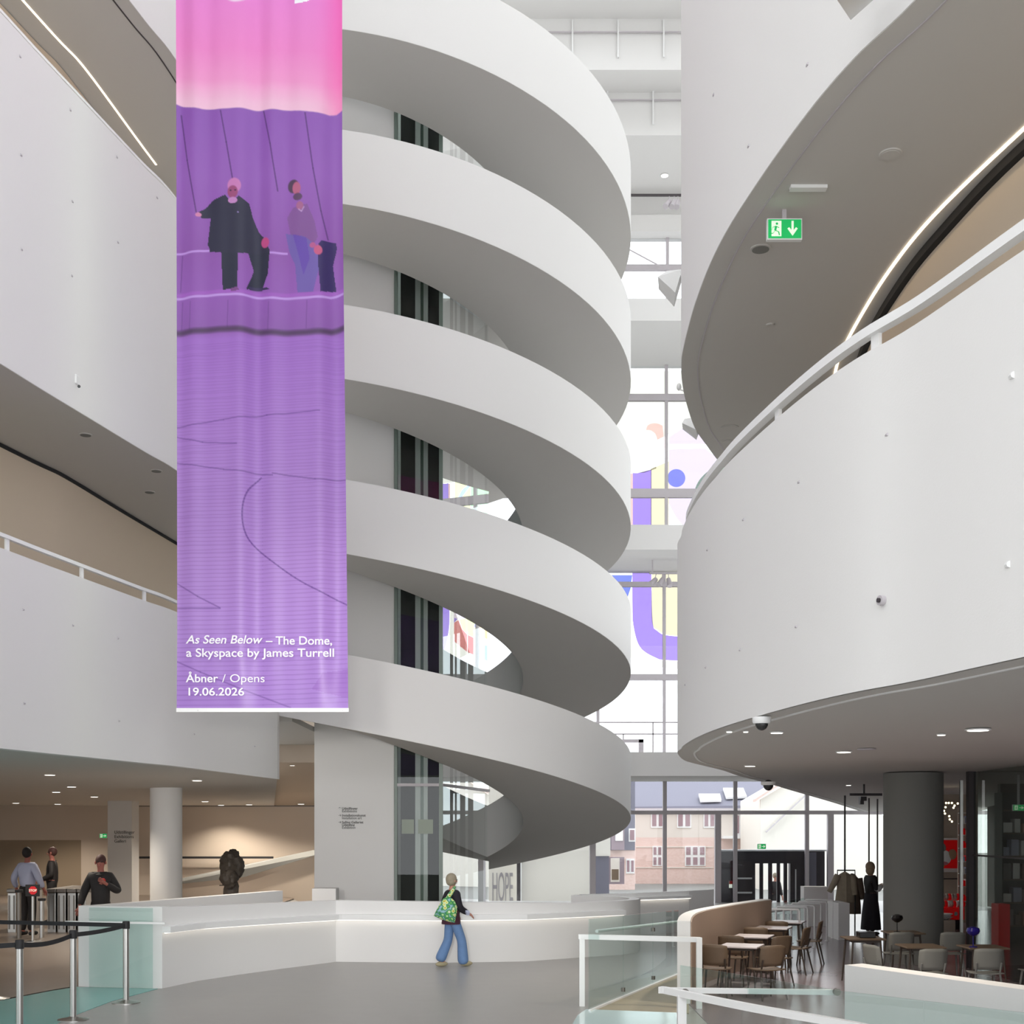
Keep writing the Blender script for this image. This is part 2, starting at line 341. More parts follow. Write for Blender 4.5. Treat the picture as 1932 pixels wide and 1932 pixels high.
# right, second floor
t = thing('curved_balcony', (2.2, 16, LZ['z2']), 'white rounded wall and grey underside of the second floor above the green exit sign', 'balcony')
fascia(RC, LZ['z2'], 17.0, .18, -1, 'fascia', t)
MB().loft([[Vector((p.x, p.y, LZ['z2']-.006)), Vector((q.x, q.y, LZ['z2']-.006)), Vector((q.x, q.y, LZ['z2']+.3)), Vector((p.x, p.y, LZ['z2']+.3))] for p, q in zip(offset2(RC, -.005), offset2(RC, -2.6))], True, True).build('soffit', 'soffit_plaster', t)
strip(offset2(RC, -.215), LZ['z2']-.004, .014, .012, 'shadow_gap', t, 'grey_frame')
IW = [Vector((x, y, 0)) for x, y in ((6.6, 4.0), (5.6, 6.5), (4.95, 8.9), (4.49, 10.98), (4.33, 12.4), (4.28, 13.6), (4.38, 15.35), (4.7, 17.0), (5.3, 18.6), (6.4, 20.4))]
IWc = catmull(IW, 6)
fascia(IWc, 4.8, LZ['z2']-.01, .2, -1, 'wall_right', None, 'warm_plaster')['kind'] = 'structure'
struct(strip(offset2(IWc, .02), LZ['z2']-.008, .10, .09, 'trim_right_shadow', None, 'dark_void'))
LS = catmull([Vector((x, y, 0)) for x, y in ((5.3, 7.0), (4.72, 9.0), (4.375, 10.69), (4.12, 12.2), (4.05, 13.4), (4.08, 14.7), (4.16, 15.87), (4.28, 16.6))], 6)
strip(LS, LZ['z2']-.004, .030, .015, 'light_strip', t, 'warm_strip')
struct(soffit(offset2(RC, -.18), offset2(RC, -2.6), LZ['z1']+1.1, .1, 'floor_right_gallery', None, 'floor_vinyl'))

# ------------------------------------------------------------------ glass front at the far end
FY = 42.0
fx0, fx1 = -9.0, 16.0
def zf(py): return ZZ(py, FY)
def slabbox(name, ytop, ybot_front, ybot_back, m='white_plaster', mb='soffit_plaster'):
    zb = zf(ybot_back); Yf = F*(zb-EYE)/(YH-ybot_front); zt = ZZ(ytop, Yf)
    struct(MB().box(fx0, fx1, Yf, FY+.3, zb, zt).build(name, m))
slabbox('slab_first', 1419, 1464, 1474); slabbox('slab_second', 990, 1037, 1078); slabbox('slab_third', 563, 605, 689)
# roof beams stepping towards the camera
struct(MB().box(fx0, fx1, 38.3, FY+.3, 23.72, 25.03).build('beam_roof', 'white_plaster'))
struct(MB().box(fx0, fx1, 37.15, 38.3, 25.03, 26.55).build('beam_roof', 'white_plaster'))
struct(MB().box(fx0, fx1, 36.1, 37.15, 26.55, 27.0).build('beam_roof', 'white_plaster'))
struct(MB().box(fx0, fx1, FY, FY+.25, zf(420), 23.72).build('wall_back_upper', 'white_plaster'))
struct(MB().box(fx0, fx1, FY-.5, FY+.25, zf(450), zf(419)).build('beam_window_head', 'white_plaster'))
for nm, Y, y0, y1 in (('upper', 37.12, 62, 0), ('lower', 38.27, 190, 0)):
    t = thing('roof_rail', (0, Y, ZZ(y0, Y)), f'thin white rail with hangers along the {nm} roof beam', 'rail')
    z = ZZ(y0, Y); MB().box(fx0, fx1, Y-.05, Y-.02, z-.02, z+.02).build('bar', 'grey_frame', t)
    for k in range(5):
        x = XZ(1080+k*86-(20 if nm == 'lower' else 0), Y); MB().box(x-.025, x+.025, Y-.06, Y, z-.75, z+.35).build('hanger', 'white_paint', t)
def window(idx, y0, y1, mull, trans, m='grey_frame', wd=.10, x0=fx0, x1=fx1):
    wn = MB(); z0, z1 = zf(y1), zf(y0)
    for px in mull: x = XZ(px, FY); wn.box(x-wd/2, x+wd/2, FY-.08, FY+.06, z0, z1)
    for py, th in trans: z = zf(py); wn.box(x0, x1, FY-.10, FY+.06, z-th/2, z+th/2)
    o = struct(wn.build(f'window_{idx}', m)); 
    struct(MB().box(x0, x1, FY+.02, FY+.035, z0, z1).build('window_pane', 'facade_glass', o)); return o
allm = [1254-125*k for k in range(4)]
window(1, 450, 563, [1259, 1090, 920], [(506, .18)]); 
struct(MB().bar(Q(1150, 451, FY-.3), Q(1245, 502, FY-.3), .035).build('trim_brace', 'grey_frame'))
window(2, 690, 1000, [p+3 for p in allm], [(751, .22), (930, .24), (938, .05)])
window(3, 1080, 1420, [p-1 for p in allm], [(1103, .16), (1278, .20)])
window(4, 1474, 1720, [1254, 1387, 1522], [(1533, .13)], 'grey_frame', .13)
m4 = MB()
for px in (1354, 1566, 1118): x = XZ(px, FY); m4.box(x-.10, x+.10, FY-.12, FY+.06, -1.2, zf(1533))
struct(m4.build('window_5', 'grey_frame'))
# safety rail behind slab_first
t = thing('glass_front_rail', (4, 41, 5.1), 'thin grey double rail in front of the pale window above the entrance', 'railing')
for py in (1363, 1385): z = ZZ(py, 40.5); MB().box(XZ(1100, 40.5), XZ(1300, 40.5), 40.48, 40.53, z-.02, z+.02).build('bar', 'grey_frame', t)
for px in (1176, 1232, 1290): x = XZ(px, 40.5); MB().box(x-.02, x+.02, 40.48, 40.53, ZZ(1420, 40.5), ZZ(1385 if px == 1176 else 1363, 40.5)).build('post', 'grey_frame', t)
fr = MB(); 
fr.box(XZ(1170, 41), XZ(1214, 41), 40.95, 41.05, ZZ(1401, 41), ZZ(1395, 41)); fr.box(XZ(1205, 41), XZ(1214, 41), 40.95, 41.05, ZZ(1421, 41), ZZ(1395, 41))
tag(fr.build('bench_frame', 'grey_frame'), 'small grey angular frame standing in the pale window under the double rail', 'frame')

# ------------------------------------------------------------------ coloured film on the glass front
def film(name, rgb):
    m = bpy.data.materials.new(name); m.use_nodes = True; MATS[name] = m; nt = m.node_tree; nt.nodes.clear()
    o = nt.nodes.new('ShaderNodeOutputMaterial'); t = nt.nodes.new('ShaderNodeBsdfTransparent'); t.inputs[0].default_value = (*rgb, 1); nt.links.new(t.outputs[0], o.inputs[0])
FILM = dict(f_yellow=(255, 253, 238), f_purple=(178, 150, 238), f_blue=(136, 150, 236), f_pink=(250, 210, 208), f_lilac=(244, 230, 248), f_green=(214, 250, 216), f_cream=(250, 240, 205), f_red=(244, 158, 158), f_orange=(248, 222, 170), f_sky=(190, 210, 245), f_yellow2=(244, 248, 190), f_green2=(190, 244, 190), f_dot=(146, 160, 248)).items()
for n_, c_ in FILM: film(n_, tuple(math.sqrt(x*.45) for x in lin(*c_))); film('pale_'+n_, tuple(math.sqrt(x*.80) for x in lin(*c_))); film('over_'+n_, tuple(math.sqrt(x) for x in lin(*c_)))
art = thing('window_film', (3.5, FY+.1, 6), 'translucent coloured film artwork on the tall windows between spiral and balcony', 'window film')
FC = [0]
def patch(pts, m):
    FC[0] += 1; Y = FY+.12+.012*FC[0]
    MB().slab([Q(x, y, Y) for x, y in pts], (0, .004, 0)).build('colour_patch', m, art)
def bez(P, n=8): return [(p.x, p.y) for p in catmull([(x, y, 0) for x, y in P], n)]
patch([(1100, 700), (1380, 700), (1380, 792), (1300, 800), (1240, 830), (1238, 884), (1215, 892), (1100, 890)], 'f_yellow')
patch([(1228, 885), (1262, 870), (1262, 1000), (1228, 1000)], 'f_cream')
patch(bez([(1219, 811), (1222, 803), (1230, 799), (1240, 799), (1250, 803)])+bez([(1252, 818), (1253, 832), (1255, 843), (1250, 849)])+bez([(1243, 842), (1240, 828), (1236, 818), (1228, 812), (1219, 811)]), 'over_f_pink')
patch([(1190, 893), (1194, 893), (1194, 1000), (1190, 1000)], 'f_pink')
patch(bez([(1194, 892), (1205, 892), (1229, 886)])+[(1229, 998), (1194, 998)], 'f_purple')
patch([(1262, 825), (1300, 800), (1325, 800), (1340, 830), (1340, 838), (1262, 838)], 'f_lilac')
patch([(1262, 848), (1330, 846), (1365, 872), (1340, 890), (1310, 930), (1295, 1000), (1275, 975), (1262, 950)], 'f_lilac')
patch([(1276+17*math.cos(a*PI/12), 902+17*math.sin(a*PI/12)) for a in range(24)], 'over_f_dot')
patch(bez([(1400, 868), (1360, 874), (1320, 905), (1304, 950), (1295, 1000)])+[(1400, 1000)], 'f_green')
patch([(1120, 1085), (1193, 1085), (1190, 1110), (1184, 1128), (1120, 1140)], 'f_blue')
patch(bez([(1193, 1080), (1193, 1140), (1195, 1180), (1207, 1220), (1235, 1240), (1265, 1246), (1380, 1247)])+[(1380, 1206)]+bez([(1380, 1202), (1270, 1200), (1240, 1190), (1231, 1170), (1229, 1080)]), 'f_purple')
patch(bez([(1230, 1080), (1230, 1170), (1242, 1189), (1270, 1199), (1380, 1202)])+[(1380, 1080)], 'f_cream')
patch(bez([(1186, 1130), (1192, 1140), (1194, 1180), (1206, 1222), (1235, 1242), (1265, 1248), (1380, 1250)])+[(1380, 1262)]+bez([(1278, 1262), (1230, 1256), (1188, 1240), (1150, 1225)]), 'f_yellow')
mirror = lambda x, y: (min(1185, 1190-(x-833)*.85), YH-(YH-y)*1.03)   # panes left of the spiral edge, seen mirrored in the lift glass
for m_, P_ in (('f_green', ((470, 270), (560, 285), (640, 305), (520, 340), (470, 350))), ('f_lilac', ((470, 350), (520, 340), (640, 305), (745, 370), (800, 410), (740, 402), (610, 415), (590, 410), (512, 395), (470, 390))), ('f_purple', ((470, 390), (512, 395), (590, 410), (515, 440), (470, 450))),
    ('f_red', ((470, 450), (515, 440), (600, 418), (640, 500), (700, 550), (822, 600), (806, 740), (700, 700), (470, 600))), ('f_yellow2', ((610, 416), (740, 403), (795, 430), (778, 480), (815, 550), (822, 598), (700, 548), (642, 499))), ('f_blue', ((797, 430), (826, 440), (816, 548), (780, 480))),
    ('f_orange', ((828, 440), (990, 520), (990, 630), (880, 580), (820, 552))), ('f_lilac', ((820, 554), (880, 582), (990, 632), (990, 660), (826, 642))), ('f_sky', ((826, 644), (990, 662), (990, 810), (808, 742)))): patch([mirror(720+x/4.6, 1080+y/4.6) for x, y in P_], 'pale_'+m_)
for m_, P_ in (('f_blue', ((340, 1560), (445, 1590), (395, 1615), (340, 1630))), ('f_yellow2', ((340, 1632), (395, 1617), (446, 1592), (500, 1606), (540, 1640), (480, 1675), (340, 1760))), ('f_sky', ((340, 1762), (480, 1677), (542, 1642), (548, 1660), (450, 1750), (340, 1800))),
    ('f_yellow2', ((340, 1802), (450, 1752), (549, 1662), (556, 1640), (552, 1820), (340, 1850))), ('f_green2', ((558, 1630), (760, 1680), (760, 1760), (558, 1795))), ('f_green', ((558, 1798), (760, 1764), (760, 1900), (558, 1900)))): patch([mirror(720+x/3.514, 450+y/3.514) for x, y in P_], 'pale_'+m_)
# ------------------------------------------------------------------ lift tower in the eye of the spiral
mat('lift_frame', lin(120, 135, 126), .4); mat('lift_bar', lin(66, 80, 72), .4)
struct(MB().box(-4.74, -2.83, 30.0, 34.2, 0, 23).build('pillar_lift', 'white_plaster'))
lt = thing('glass_lift', (-2.0, 31, 0), 'dark glazed lift shaft standing beside the white pillar inside the spiral', 'lift')
xa, xb = XZ(746, 30), XZ(834.5, 30); A0, B0 = Vector((xb, 30, 0)), Vector((-.66, 35.0, 0))
MB().box(xa+.06, xb-.10, 30.75, 30.95, .02, 22.8).build('car_shaft', 'dark_void', lt)
MB().box(xa, xb, 30.02, 30.04, .02, 22.8).build('front_pane', 'lift_glass', lt)
MB().slab([A0, B0, B0+Vector((0, 0, 22.8)), A0+Vector((0, 0, 22.8))], (.01, -.004, 0)).build('side_pane', 'lift_side_glass', lt)
for px, wd in ((747, .07), (832, .09)): MB().box(XZ(px, 30)-wd/2, XZ(px, 30)+wd/2, 29.95, 30.1, 0, 22.8).build('mullion', 'lift_frame', lt)
for px, wd in ((789, .13), (797, .06), (803.5, .10)): MB().box(XZ(px, 30.5)-wd/2, XZ(px, 30.5)+wd/2, 30.4, 30.6, 0, 22.8).build('guide_rail', 'grey_frame' if px != 797 else 'lift_bar', lt)
for px, wd, Y in ((852, .08, 33.5), (873, .14, 33.6), (888, .14, 33.7), (917, .07, 34.9), (860, .05, 34.4)): MB().box(XZ(px, Y)-wd/2, XZ(px, Y)+wd/2, Y-.04, Y+.04, 0, 22.8).build('guide_rail', 'lift_bar', lt)
MB().bar((xa, 29.98, 3.56), (xb, 29.98, 3.56), .05, .07).build('transom', 'grey_frame', lt)
MB().bar((xb, 29.98, 3.56), (-.64, 34.98, 3.56), .05, .07).build('transom', 'grey_frame', lt)
MB().bar((-1.62, 34.4, 3.52), (-.70, 34.9, 3.52), .05, .1).build('transom', 'lift_bar', lt)
for k in (): MB().bar((xb, 30.0, 3.56+k*3.7), (-.64, 34.98, 3.56+k*3.7), .04, .05).build('transom', 'lift_bar', lt)
mat('paper_warm', lin(160, 156, 136), .7)
for a, b_, w_ in ((758, 781, 'left'), (789, 817, 'right')):
    tag(MB().box(XZ(a, 30.3), XZ(b_, 30.3), 30.28, 30.29, ZZ(1573, 30.3), ZZ(1546, 30.3)).build('notice_sheet', 'paper_warm'), f'pale notice sheet behind the lift glass, the {"one next to the white pillar" if w_ == "left" else "one next to the glass corner"}', 'notice', 'notices in the lift')
sg = thing('wayfinding_text', (XZ(644, 29.98), 29.985, ZZ(1528, 29.98)), 'small dark wayfinding text on the white pillar', 'lettering')
mat('text_grey', lin(120, 120, 118), .8)
for py, bd, m_ in ((1527.5, 'Udstillinger', 'text_dark'), (1532.5, 'Exhibitions', 'text_grey'), (1540.5, 'Installationskunst', 'text_dark'), (1545.5, 'Installation art', 'text_grey'), (1553.5, 'Salling Galleriet', 'text_dark'), (1558.5, 'Udstilling', 'text_dark'), (1563.5, 'Exhibition', 'text_grey')):
    text('text_line', bd, .082, m_, sg, (XZ(645, 29.98), 29.985, ZZ(py, 29.98)), bold=.001)
for py, bd in ((1527.5, '↑'), (1540.5, '→'), (1553.5, '→')): text('arrow_mark', bd, .085, 'text_dark', sg, (XZ(638, 29.98), 29.985, ZZ(py, 29.98)))
# ------------------------------------------------------------------ curved white counter wall
def wallrow(P, zt, zb, th, side):
    I = offset2(P, th*side); return [[Vector((p.x, p.y, zb)), Vector((p.x, p.y, zt[i])), Vector((q.x, q.y, zt[i])), Vector((q.x, q.y, zb))] for i, (p, q) in enumerate(zip(P, I))]
base = [(306, 1865, 1711), (374, 1850.5, 1709.5), (447, 1839.5, 1707), (530, 1828, 1703.5), (620, 1816.5, 1699.5), (634, 1814.5, 1699), (648, 1814.6, 1699), (725, 1815.6, 1700), (825, 1816.6, 1701.5), (990, 1814, 1703.4), (1090, 1807, 1704)]
CP = [Qz(x, y, 0) for x, y, _ in base]; CT = [ZZ(yt, p.y) for (x, y, yt), p in zip(base, CP)]
hook = [Vector((1.75, 24.75, 0)), Vector((2.2, 25.0, 0)), Vector((2.55, 25.4, 0)), Vector((2.66, 25.9, 0)), Vector((2.5, 26.4, 0)), Vector((2.1, 26.8, 0)), Vector((1.38, 27.2, 0))]
CP2 = CP+hook; CT2 = CT+[1.08]*len(hook)
ct = thing('counter_wall', (-1, 24, 0), 'long white curved wall with a ledge and a light strip behind the woman in jeans', 'counter')
MB().loft(wallrow(CP2, CT2, 0, .22, 1), True, True).build('wall_body', 'white_plaster', ct, smooth=True)
LG = offset2(CP2[:-5], -.15); lz = [(.905+max(0, -p.x-3.4)*.04) for p in LG]
rows = [[Vector((a.x, a.y, z-.10)), Vector((a.x, a.y, z)), Vector((b_.x, b_.y, z)), Vector((b_.x, b_.y, z-.10))] for a, b_, z in zip(LG, CP2, lz)]
MB().loft(rows, True, True).build('ledge', 'white_paint', ct)
rows = [[Vector((a.x, a.y, z-.112)), Vector((a.x, a.y, z-.100)), Vector((b_.x, b_.y, z-.100)), Vector((b_.x, b_.y, z-.112))] for a, b_, z in zip(offset2(CP2[:-5], -.075), offset2(CP2[:-5], -.04), lz)]
MB().loft(rows, True, True).build('light_strip', 'desk_strip', ct)
ew = Qz(148, 1862, 0); MB().slab([CP[0], ew, ew+Vector((0, 0, 1.3)), CP[0]+Vector((0, 0, 1.29))], (.04, .2, 0)).build('end_wall', 'white_plaster', ct)
MB().bar(Q(374, 1761, 21.0)+Vector((0, 0, -.25)), Q(374, 1775, 21.0)+Vector((0, 0, -.25)), .02, .03).build('socket_plate', 'white_paint', ct)
rw = thing('ramp_wall', (-6, 23, 0), 'plain white sloping-topped wall behind the counter, in front of the bronze head', 'wall')
a, b_ = Vector((ew.x+.05, ew.y+.25, 0)), Vector((-4.88, 25.7, 0)); MB().slab([a, b_, Vector((b_.x, b_.y, 1.25)), Vector((a.x, a.y, 1.29))], (.18, -.06, 0)).build('wall_body', 'white_plaster', rw)
rb = tag(MB().box(XZ(590, 27.5), XZ(635, 27.5), 27.4, 27.9, 0, ZZ(1676, 27.5)).build('ramp_end_block', 'white_plaster', bevel=.01), 'short white block at the foot of the pillar behind the counter', 'block')
w2 = thing('ramp_parapet', (3.5, 30, 0), 'white far parapet with a glowing ledge in front of the street window', 'wall')
pa = [Vector((XZ(1100, 29), 29.2, 0)), Vector((XZ(1200, 29.4), 29.6, 0)), Vector((XZ(1300, 30.4), 30.4, 0)), Vector((XZ(1347, 31), 31.0, 0))]
MB().loft(wallrow(pa, [ZZ(1688, 29.2), ZZ(1685.5, 29.6), ZZ(1681, 30.4), ZZ(1678, 31)], 0, .2, 1), True, True).build('wall_body', 'white_plaster', w2)
pb = offset2(pa[:3], -.12); MB().loft([[Vector((a.x, a.y, .83)), Vector((a.x, a.y, .90)), Vector((b_.x, b_.y, .90)), Vector((b_.x, b_.y, .83))] for a, b_ in zip(pb, pa)], True, True).build('ledge', 'white_paint', w2)
MB().loft([[Vector((a.x, a.y, .815)), Vector((a.x, a.y, .829)), Vector((b_.x, b_.y, .829)), Vector((b_.x, b_.y, .815))] for a, b_ in zip(offset2(pa[:3], -.07), offset2(pa[:3], -.03))], True, True).build('light_strip', 'desk_strip', w2)
# glass screen and rail at the counter's near end
gs = thing('glass_screen', (-6.2, 19.6, 0), 'greenish glass screen standing at the near end of the white counter', 'glass screen')
MB().slab([Vector((XZ(168, 19.85), 19.85, .0)), Vector((XZ(288, 19.70), 19.70, 0)), Vector((XZ(288, 19.70), 19.70, 1.285)), Vector((XZ(168, 19.85), 19.85, 1.285))], (0, .015, 0)).build('pane', 'green_glass', gs)
MB().bar(Q(124, 1739, 19.6), Q(312, 1742, 19.6), .06, .03).build('top_rail', 'white_paint', gs)
# ------------------------------------------------------------------ entrance hall under the left balcony
BY = 41.0
zb = lambda py: ZZ(py, BY)
struct(MB().box(-30, XZ(153, BY), BY, BY+.2, zb(1585), 3.5).build('wall_back_hall', 'beige_wall'))
struct(MB().box(XZ(153, BY), -4.0, BY, BY+.2, 0, 8.6).build('wall_back_hall', 'beige_wall'))
mat('recess_shade', lin(140, 124, 104), .7)  # shade of the hall recess painted as a darker flat panel
struct(MB().box(-30, XZ(153, BY), BY-.0, BY+.1, 0, zb(1585)).build('wall_recess_shade', 'recess_shade'))
struct(MB().box(-31, -30, 12, BY+2.2, 0, 4.6).build('wall_left_hall', 'beige_wall'))
struct(MB().box(XZ(258, BY), -4.0, BY-.03, BY, zb(1521.5), zb(1519)).build('trim_shadow', 'dark_frame'))
CL = [p for p in LC]
lo = MB(); rows = []
for i, p in enumerate(CL):
    q0 = Vector((-30+(i/(len(CL)-1))*22.2, BY, 3.235)); o_ = Vector((p.x, p.y, 3.585)); rows.append([o_.lerp(q0, k/8) for k in range(9)])
lo.loft(rows); c_ = lo.build('ceiling_hall', 'soffit_plaster', smooth=True); struct(c_)
struct(MB().box(-6.6, -4.78, 27.2, 35.0, 4.85, 4.97).build('slab_landing', 'soffit_plaster'))
struct(MB().box(-9.5, -4.78, 35.0, 35.15, 4.35, 4.97).build('beam_landing', 'beige_wall'))
struct(MB().slab([(-9.5, 35.151, 4.36), (-4.78, 35.151, 4.36), (-4.78, BY, 3.235), (-9.5, BY, 3.235)], (0, 0, .06)).build('ceiling_hall_inner', 'beige_wall'))
def column(px, Y, wpx, z1, m, nm='column', sq=False):
    r = wpx*Y/F/2; x = XZ(px, Y); z0 = floor_z(x, Y)
    if sq: return struct(MB().box(x-r, x+r, Y-r, Y+r, z0-.1, z1).build(nm, m))
    return struct(MB().lathe((x, Y, z0-.1), [(r, 0), (r, z1-z0+.1)], 48).build(nm, m))
column(313.5, 29.0, 59, 3.56, 'white_plaster'); column(233, 37.0, 45, 3.4, 'soffit_plaster', 'pillar', True)
tx = tag(text('wayfinding_text', 'Udstillinger\nExhibitions\nGalleri', .13, 'text_dark', None, (XZ(213, 36.5), 36.62, ZZ(1573, 36.5))), 'small grey wayfinding text on the square pillar in the hall', 'lettering')
hr = tag(MB().box(XZ(256, BY-.3), XZ(515, BY-.3), BY-.30, BY-.22, zb(1619.5), zb(1615.5)).build('wall_rail', 'black_soft'), 'long thin dark rail on the beige back wall behind the bronze head', 'rail')
rp = thing('hall_ramp', (-8, 39.5, 0), 'beige sloping ramp wall rising towards the pillar in the hall', 'ramp')
MB().slab([Q(300, 1760, 39.6), Q(300, 1668, 39.6), Q(600, 1604, 39.6), Q(600, 1760, 39.6)], (0, .15, 0)).build('ramp_wall', 'beige_wall', rp)
MB().slab([Q(300, 1666, 39.5), Q(600, 1602, 39.5), Q(600, 1612, 39.4), Q(460, 1655, 39.4), Q(300, 1672, 39.4)], (0, .05, 0)).build('ramp_capping', 'concrete_grey', rp)
# ------------------------------------------------------------------ cafe shell on the right
column(1723, 23.6, 109, 3.57, 'concrete_grey')
struct(MB().box(XZ(1690, 35), XZ(1845, 35), 35.0, 35.2, 0, 3.6).build('wall_shop_back', 'beige_wall'))
struct(MB().box(15.2, 15.4, -2, 40, 0, 3.7).build('wall_cafe_side', 'wood_dark'))
struct(MB().box(XZ(1888, 30), 15.2, 30, 30.2, 0, 3.6).build('wall_cafe_back', 'wood_dark'))
mat('panel_brown', lin(170, 148, 132), .7)
cw = thing('curved_cafe_wall', (3.4, 21, 0), 'low curved wall with white top and brown inner side beside the cafe tables', 'wall')
CO = catmull([(2.39, 18.1, 0), (2.57, 19.16, 0), (2.83, 20.15, 0), (3.26, 21.15, 0), (3.98, 22.46, 0), (4.7, 23.6, 0)], 5)
MB().loft(wallrow(CO, [1.2]*len(CO), -.1, .19, -1), True, True).build('wall_body', 'white_plaster', cw, smooth=True)
CI = offset2(CO, -.193); MB().loft(wallrow(CI, [1.185]*len(CI), 0, .015, -1), True, True).build('inner_panel', 'panel_brown', cw)
# ------------------------------------------------------------------ street outside
struct(MB().box(-60, 80, 43, 160, -1.3, -.9).build('street', 'concrete_grey'))
mat('brick', lin(228, 202, 194), .8); mat('cream_render', lin(222, 214, 205), .8); mat('white_render', lin(236, 232, 222), .8); mat('slate', lin(122, 121, 134), .7)
nt = MATS['brick'].node_tree; bt = nt.nodes.new('ShaderNodeTexBrick'); bt.inputs['Scale'].default_value = 4; bt.inputs['Color1'].default_value = (*lin(230, 204, 196), 1); bt.inputs['Color2'].default_value = (*lin(222, 192, 182), 1); bt.inputs['Mortar'].default_value = (*lin(226, 208, 198), 1)
tc = nt.nodes.new('ShaderNodeTexCoord'); mp = nt.nodes.new('ShaderNodeMapping'); mp.inputs['Rotation'].default_value = (PI/2, 0, 0); nt.links.new(tc.outputs['Object'], mp.inputs[0]); nt.links.new(mp.outputs[0], bt.inputs[0]); nt.links.new(bt.outputs[0], nt.nodes['Principled BSDF'].inputs[0])
mat('window_dark', lin(160, 132, 138), .15); mat('balcony_dark', lin(150, 134, 142), .5)
HY = 75.0; H = lambda x, y, Y=HY: Q(x, y, Y)
def hbox(x0, x1, y0, y1, d=.3, Y=HY, out=0): return MB().box(XZ(x0, Y), XZ(x1, Y), Y-out, Y+d, ZZ(y1, Y), ZZ(y0, Y))
hb = thing('town_house', (XZ(1290, HY), HY, -.9), 'brick and cream town house with slate roof and two skylights across the street', 'house')
hbox(1199, 1440, 1580, 1745, 8).build('brick_wall', 'brick', hb); hbox(1199, 1440, 1526, 1580, 8).build('upper_wall', 'cream_render', hb)
MB().slab([H(1190, 1530), H(1450, 1527), Q(1470, 1450, 81), Q(1197, 1450, 81)], (0, .05, .25)).build('roof', 'slate', hb)
hbox(1192, 1448, 1525, 1531, .1, out=.3).build('gutter', 'grey_frame', hb)
for y in (1598, 1637, 1672): hbox(1199, 1345, y-1, y+1, .0, out=.05).build('string_course', 'cream_render', hb)
def win(root, x0, x1, y0, y1, nx, ny, Y=HY, fm='white_paint'):
    fr = hbox(x0, x1, y0, y1, .02, Y, .06).build('window', fm, root)
    gx, gy = (x1-x0)/nx, (y1-y0)/ny
    for i in range(nx):
        for j in range(ny): hbox(x0+i*gx+gx*.14+.6, x0+(i+1)*gx-gx*.14-.6, y0+j*gy+gy*.1+.5, y0+(j+1)*gy-gy*.1-.5, .0, Y, .09).build('pane', 'window_dark', fr)
for x0, x1 in ((1228, 1253), (1277, 1304), (1327, 1349)): win(hb, x0, x1, 1533, 1562, 2, 1)
for x0, x1 in ((1231, 1249), (1292, 1331)): win(hb, x0, x1, 1596, 1634, 2 if x1-x0 < 30 else 3, 2)
for x0, x1 in ((1231, 1249), (1292, 1331)): win(hb, x0, x1, 1669, 1700, 2 if x1-x0 < 30 else 3, 1)
win(hb, 1384, 1396, 1534, 1577, 1, 1); win(hb, 1396, 1412, 1534, 1577, 2, 1)
bl = hbox(1407, 1432, 1556, 1576, .05, HY, .9).build('balcony', 'balcony_dark', hb); hbox(1360, 1434, 1577, 1582, .05, HY, .9).build('balcony_slab', 'white_paint', hb)
for pts in (((1318, 1501), (1358, 1501), (1361, 1513), (1321, 1514)), ((1364, 1490), (1402, 1490), (1409, 1506), (1370, 1508))):
    q = []
    for x, y in pts:
        k = (1530-y)/80; q.append(Q(x, y, HY+6*k-1.0))
    MB().slab(q, (0, -.05, .12)).build('skylight', 'white_paint', hb)
gb = thing('gable_house', (XZ(1540, 68), 68, -.9), 'large plain white gabled building filling the view above the dark entrance', 'house')
MB().slab([Q(1435, 1745, 68), Q(1435, 1508, 68), Q(1480, 1482, 68), Q(1540, 1440, 68), Q(1600, 1480, 68), Q(1690, 1560, 68), Q(1690, 1745, 68)], (0, 6, 0)).build('gable_wall', 'white_render', gb)
MB().slab([Q(1424, 1513, 67.7), Q(1540, 1436, 67.7), Q(1540, 1431, 67.7), Q(1424, 1508, 67.7)], (0, .5, 0)).build('roof_edge', 'brick', gb)
MB().bar(Q(1445, 1570, 67.8), Q(1520, 1500, 67.8), .16, .06).build('roof_pipe', 'grey_frame', gb)
sb = thing('narrow_house', (XZ(1175, 66), 66, -.9), 'narrow brick house with a dark bay window beside the spiral edge', 'house')
hbox(1110, 1198, 1470, 1745, 6, 68).build('wall', 'brick', sb); hbox(1110, 1198, 1470, 1604, .02, 68, .04).build('upper_wall', 'slate', sb)
win(sb, 1186, 1199, 1563, 1588, 1, 1, 68); win(sb, 1181, 1197, 1620, 1648, 2, 1, 68); hbox(1152, 1176, 1560, 1603, .1, 68, .7).build('bay', 'balcony_dark', sb); hbox(1159, 1173, 1566, 1586, .02, 68, .75).build('bay_pane', 'white_paint', sb)
pc = thing('street_poster', (XZ(1164, 55), 55, -.9), 'dark framed street poster seen between the white screen and the house', 'poster')
hbox(1149, 1178, 1617, 1668, .1, 55).build('board', 'balcony_dark', pc); hbox(1152, 1169, 1619, 1664, .0, 55, .03).build('print', 'cream_render', pc); hbox(1154, 1167, 1640, 1660, .0, 55, .05).build('picture_block', 'wood_brown', pc)
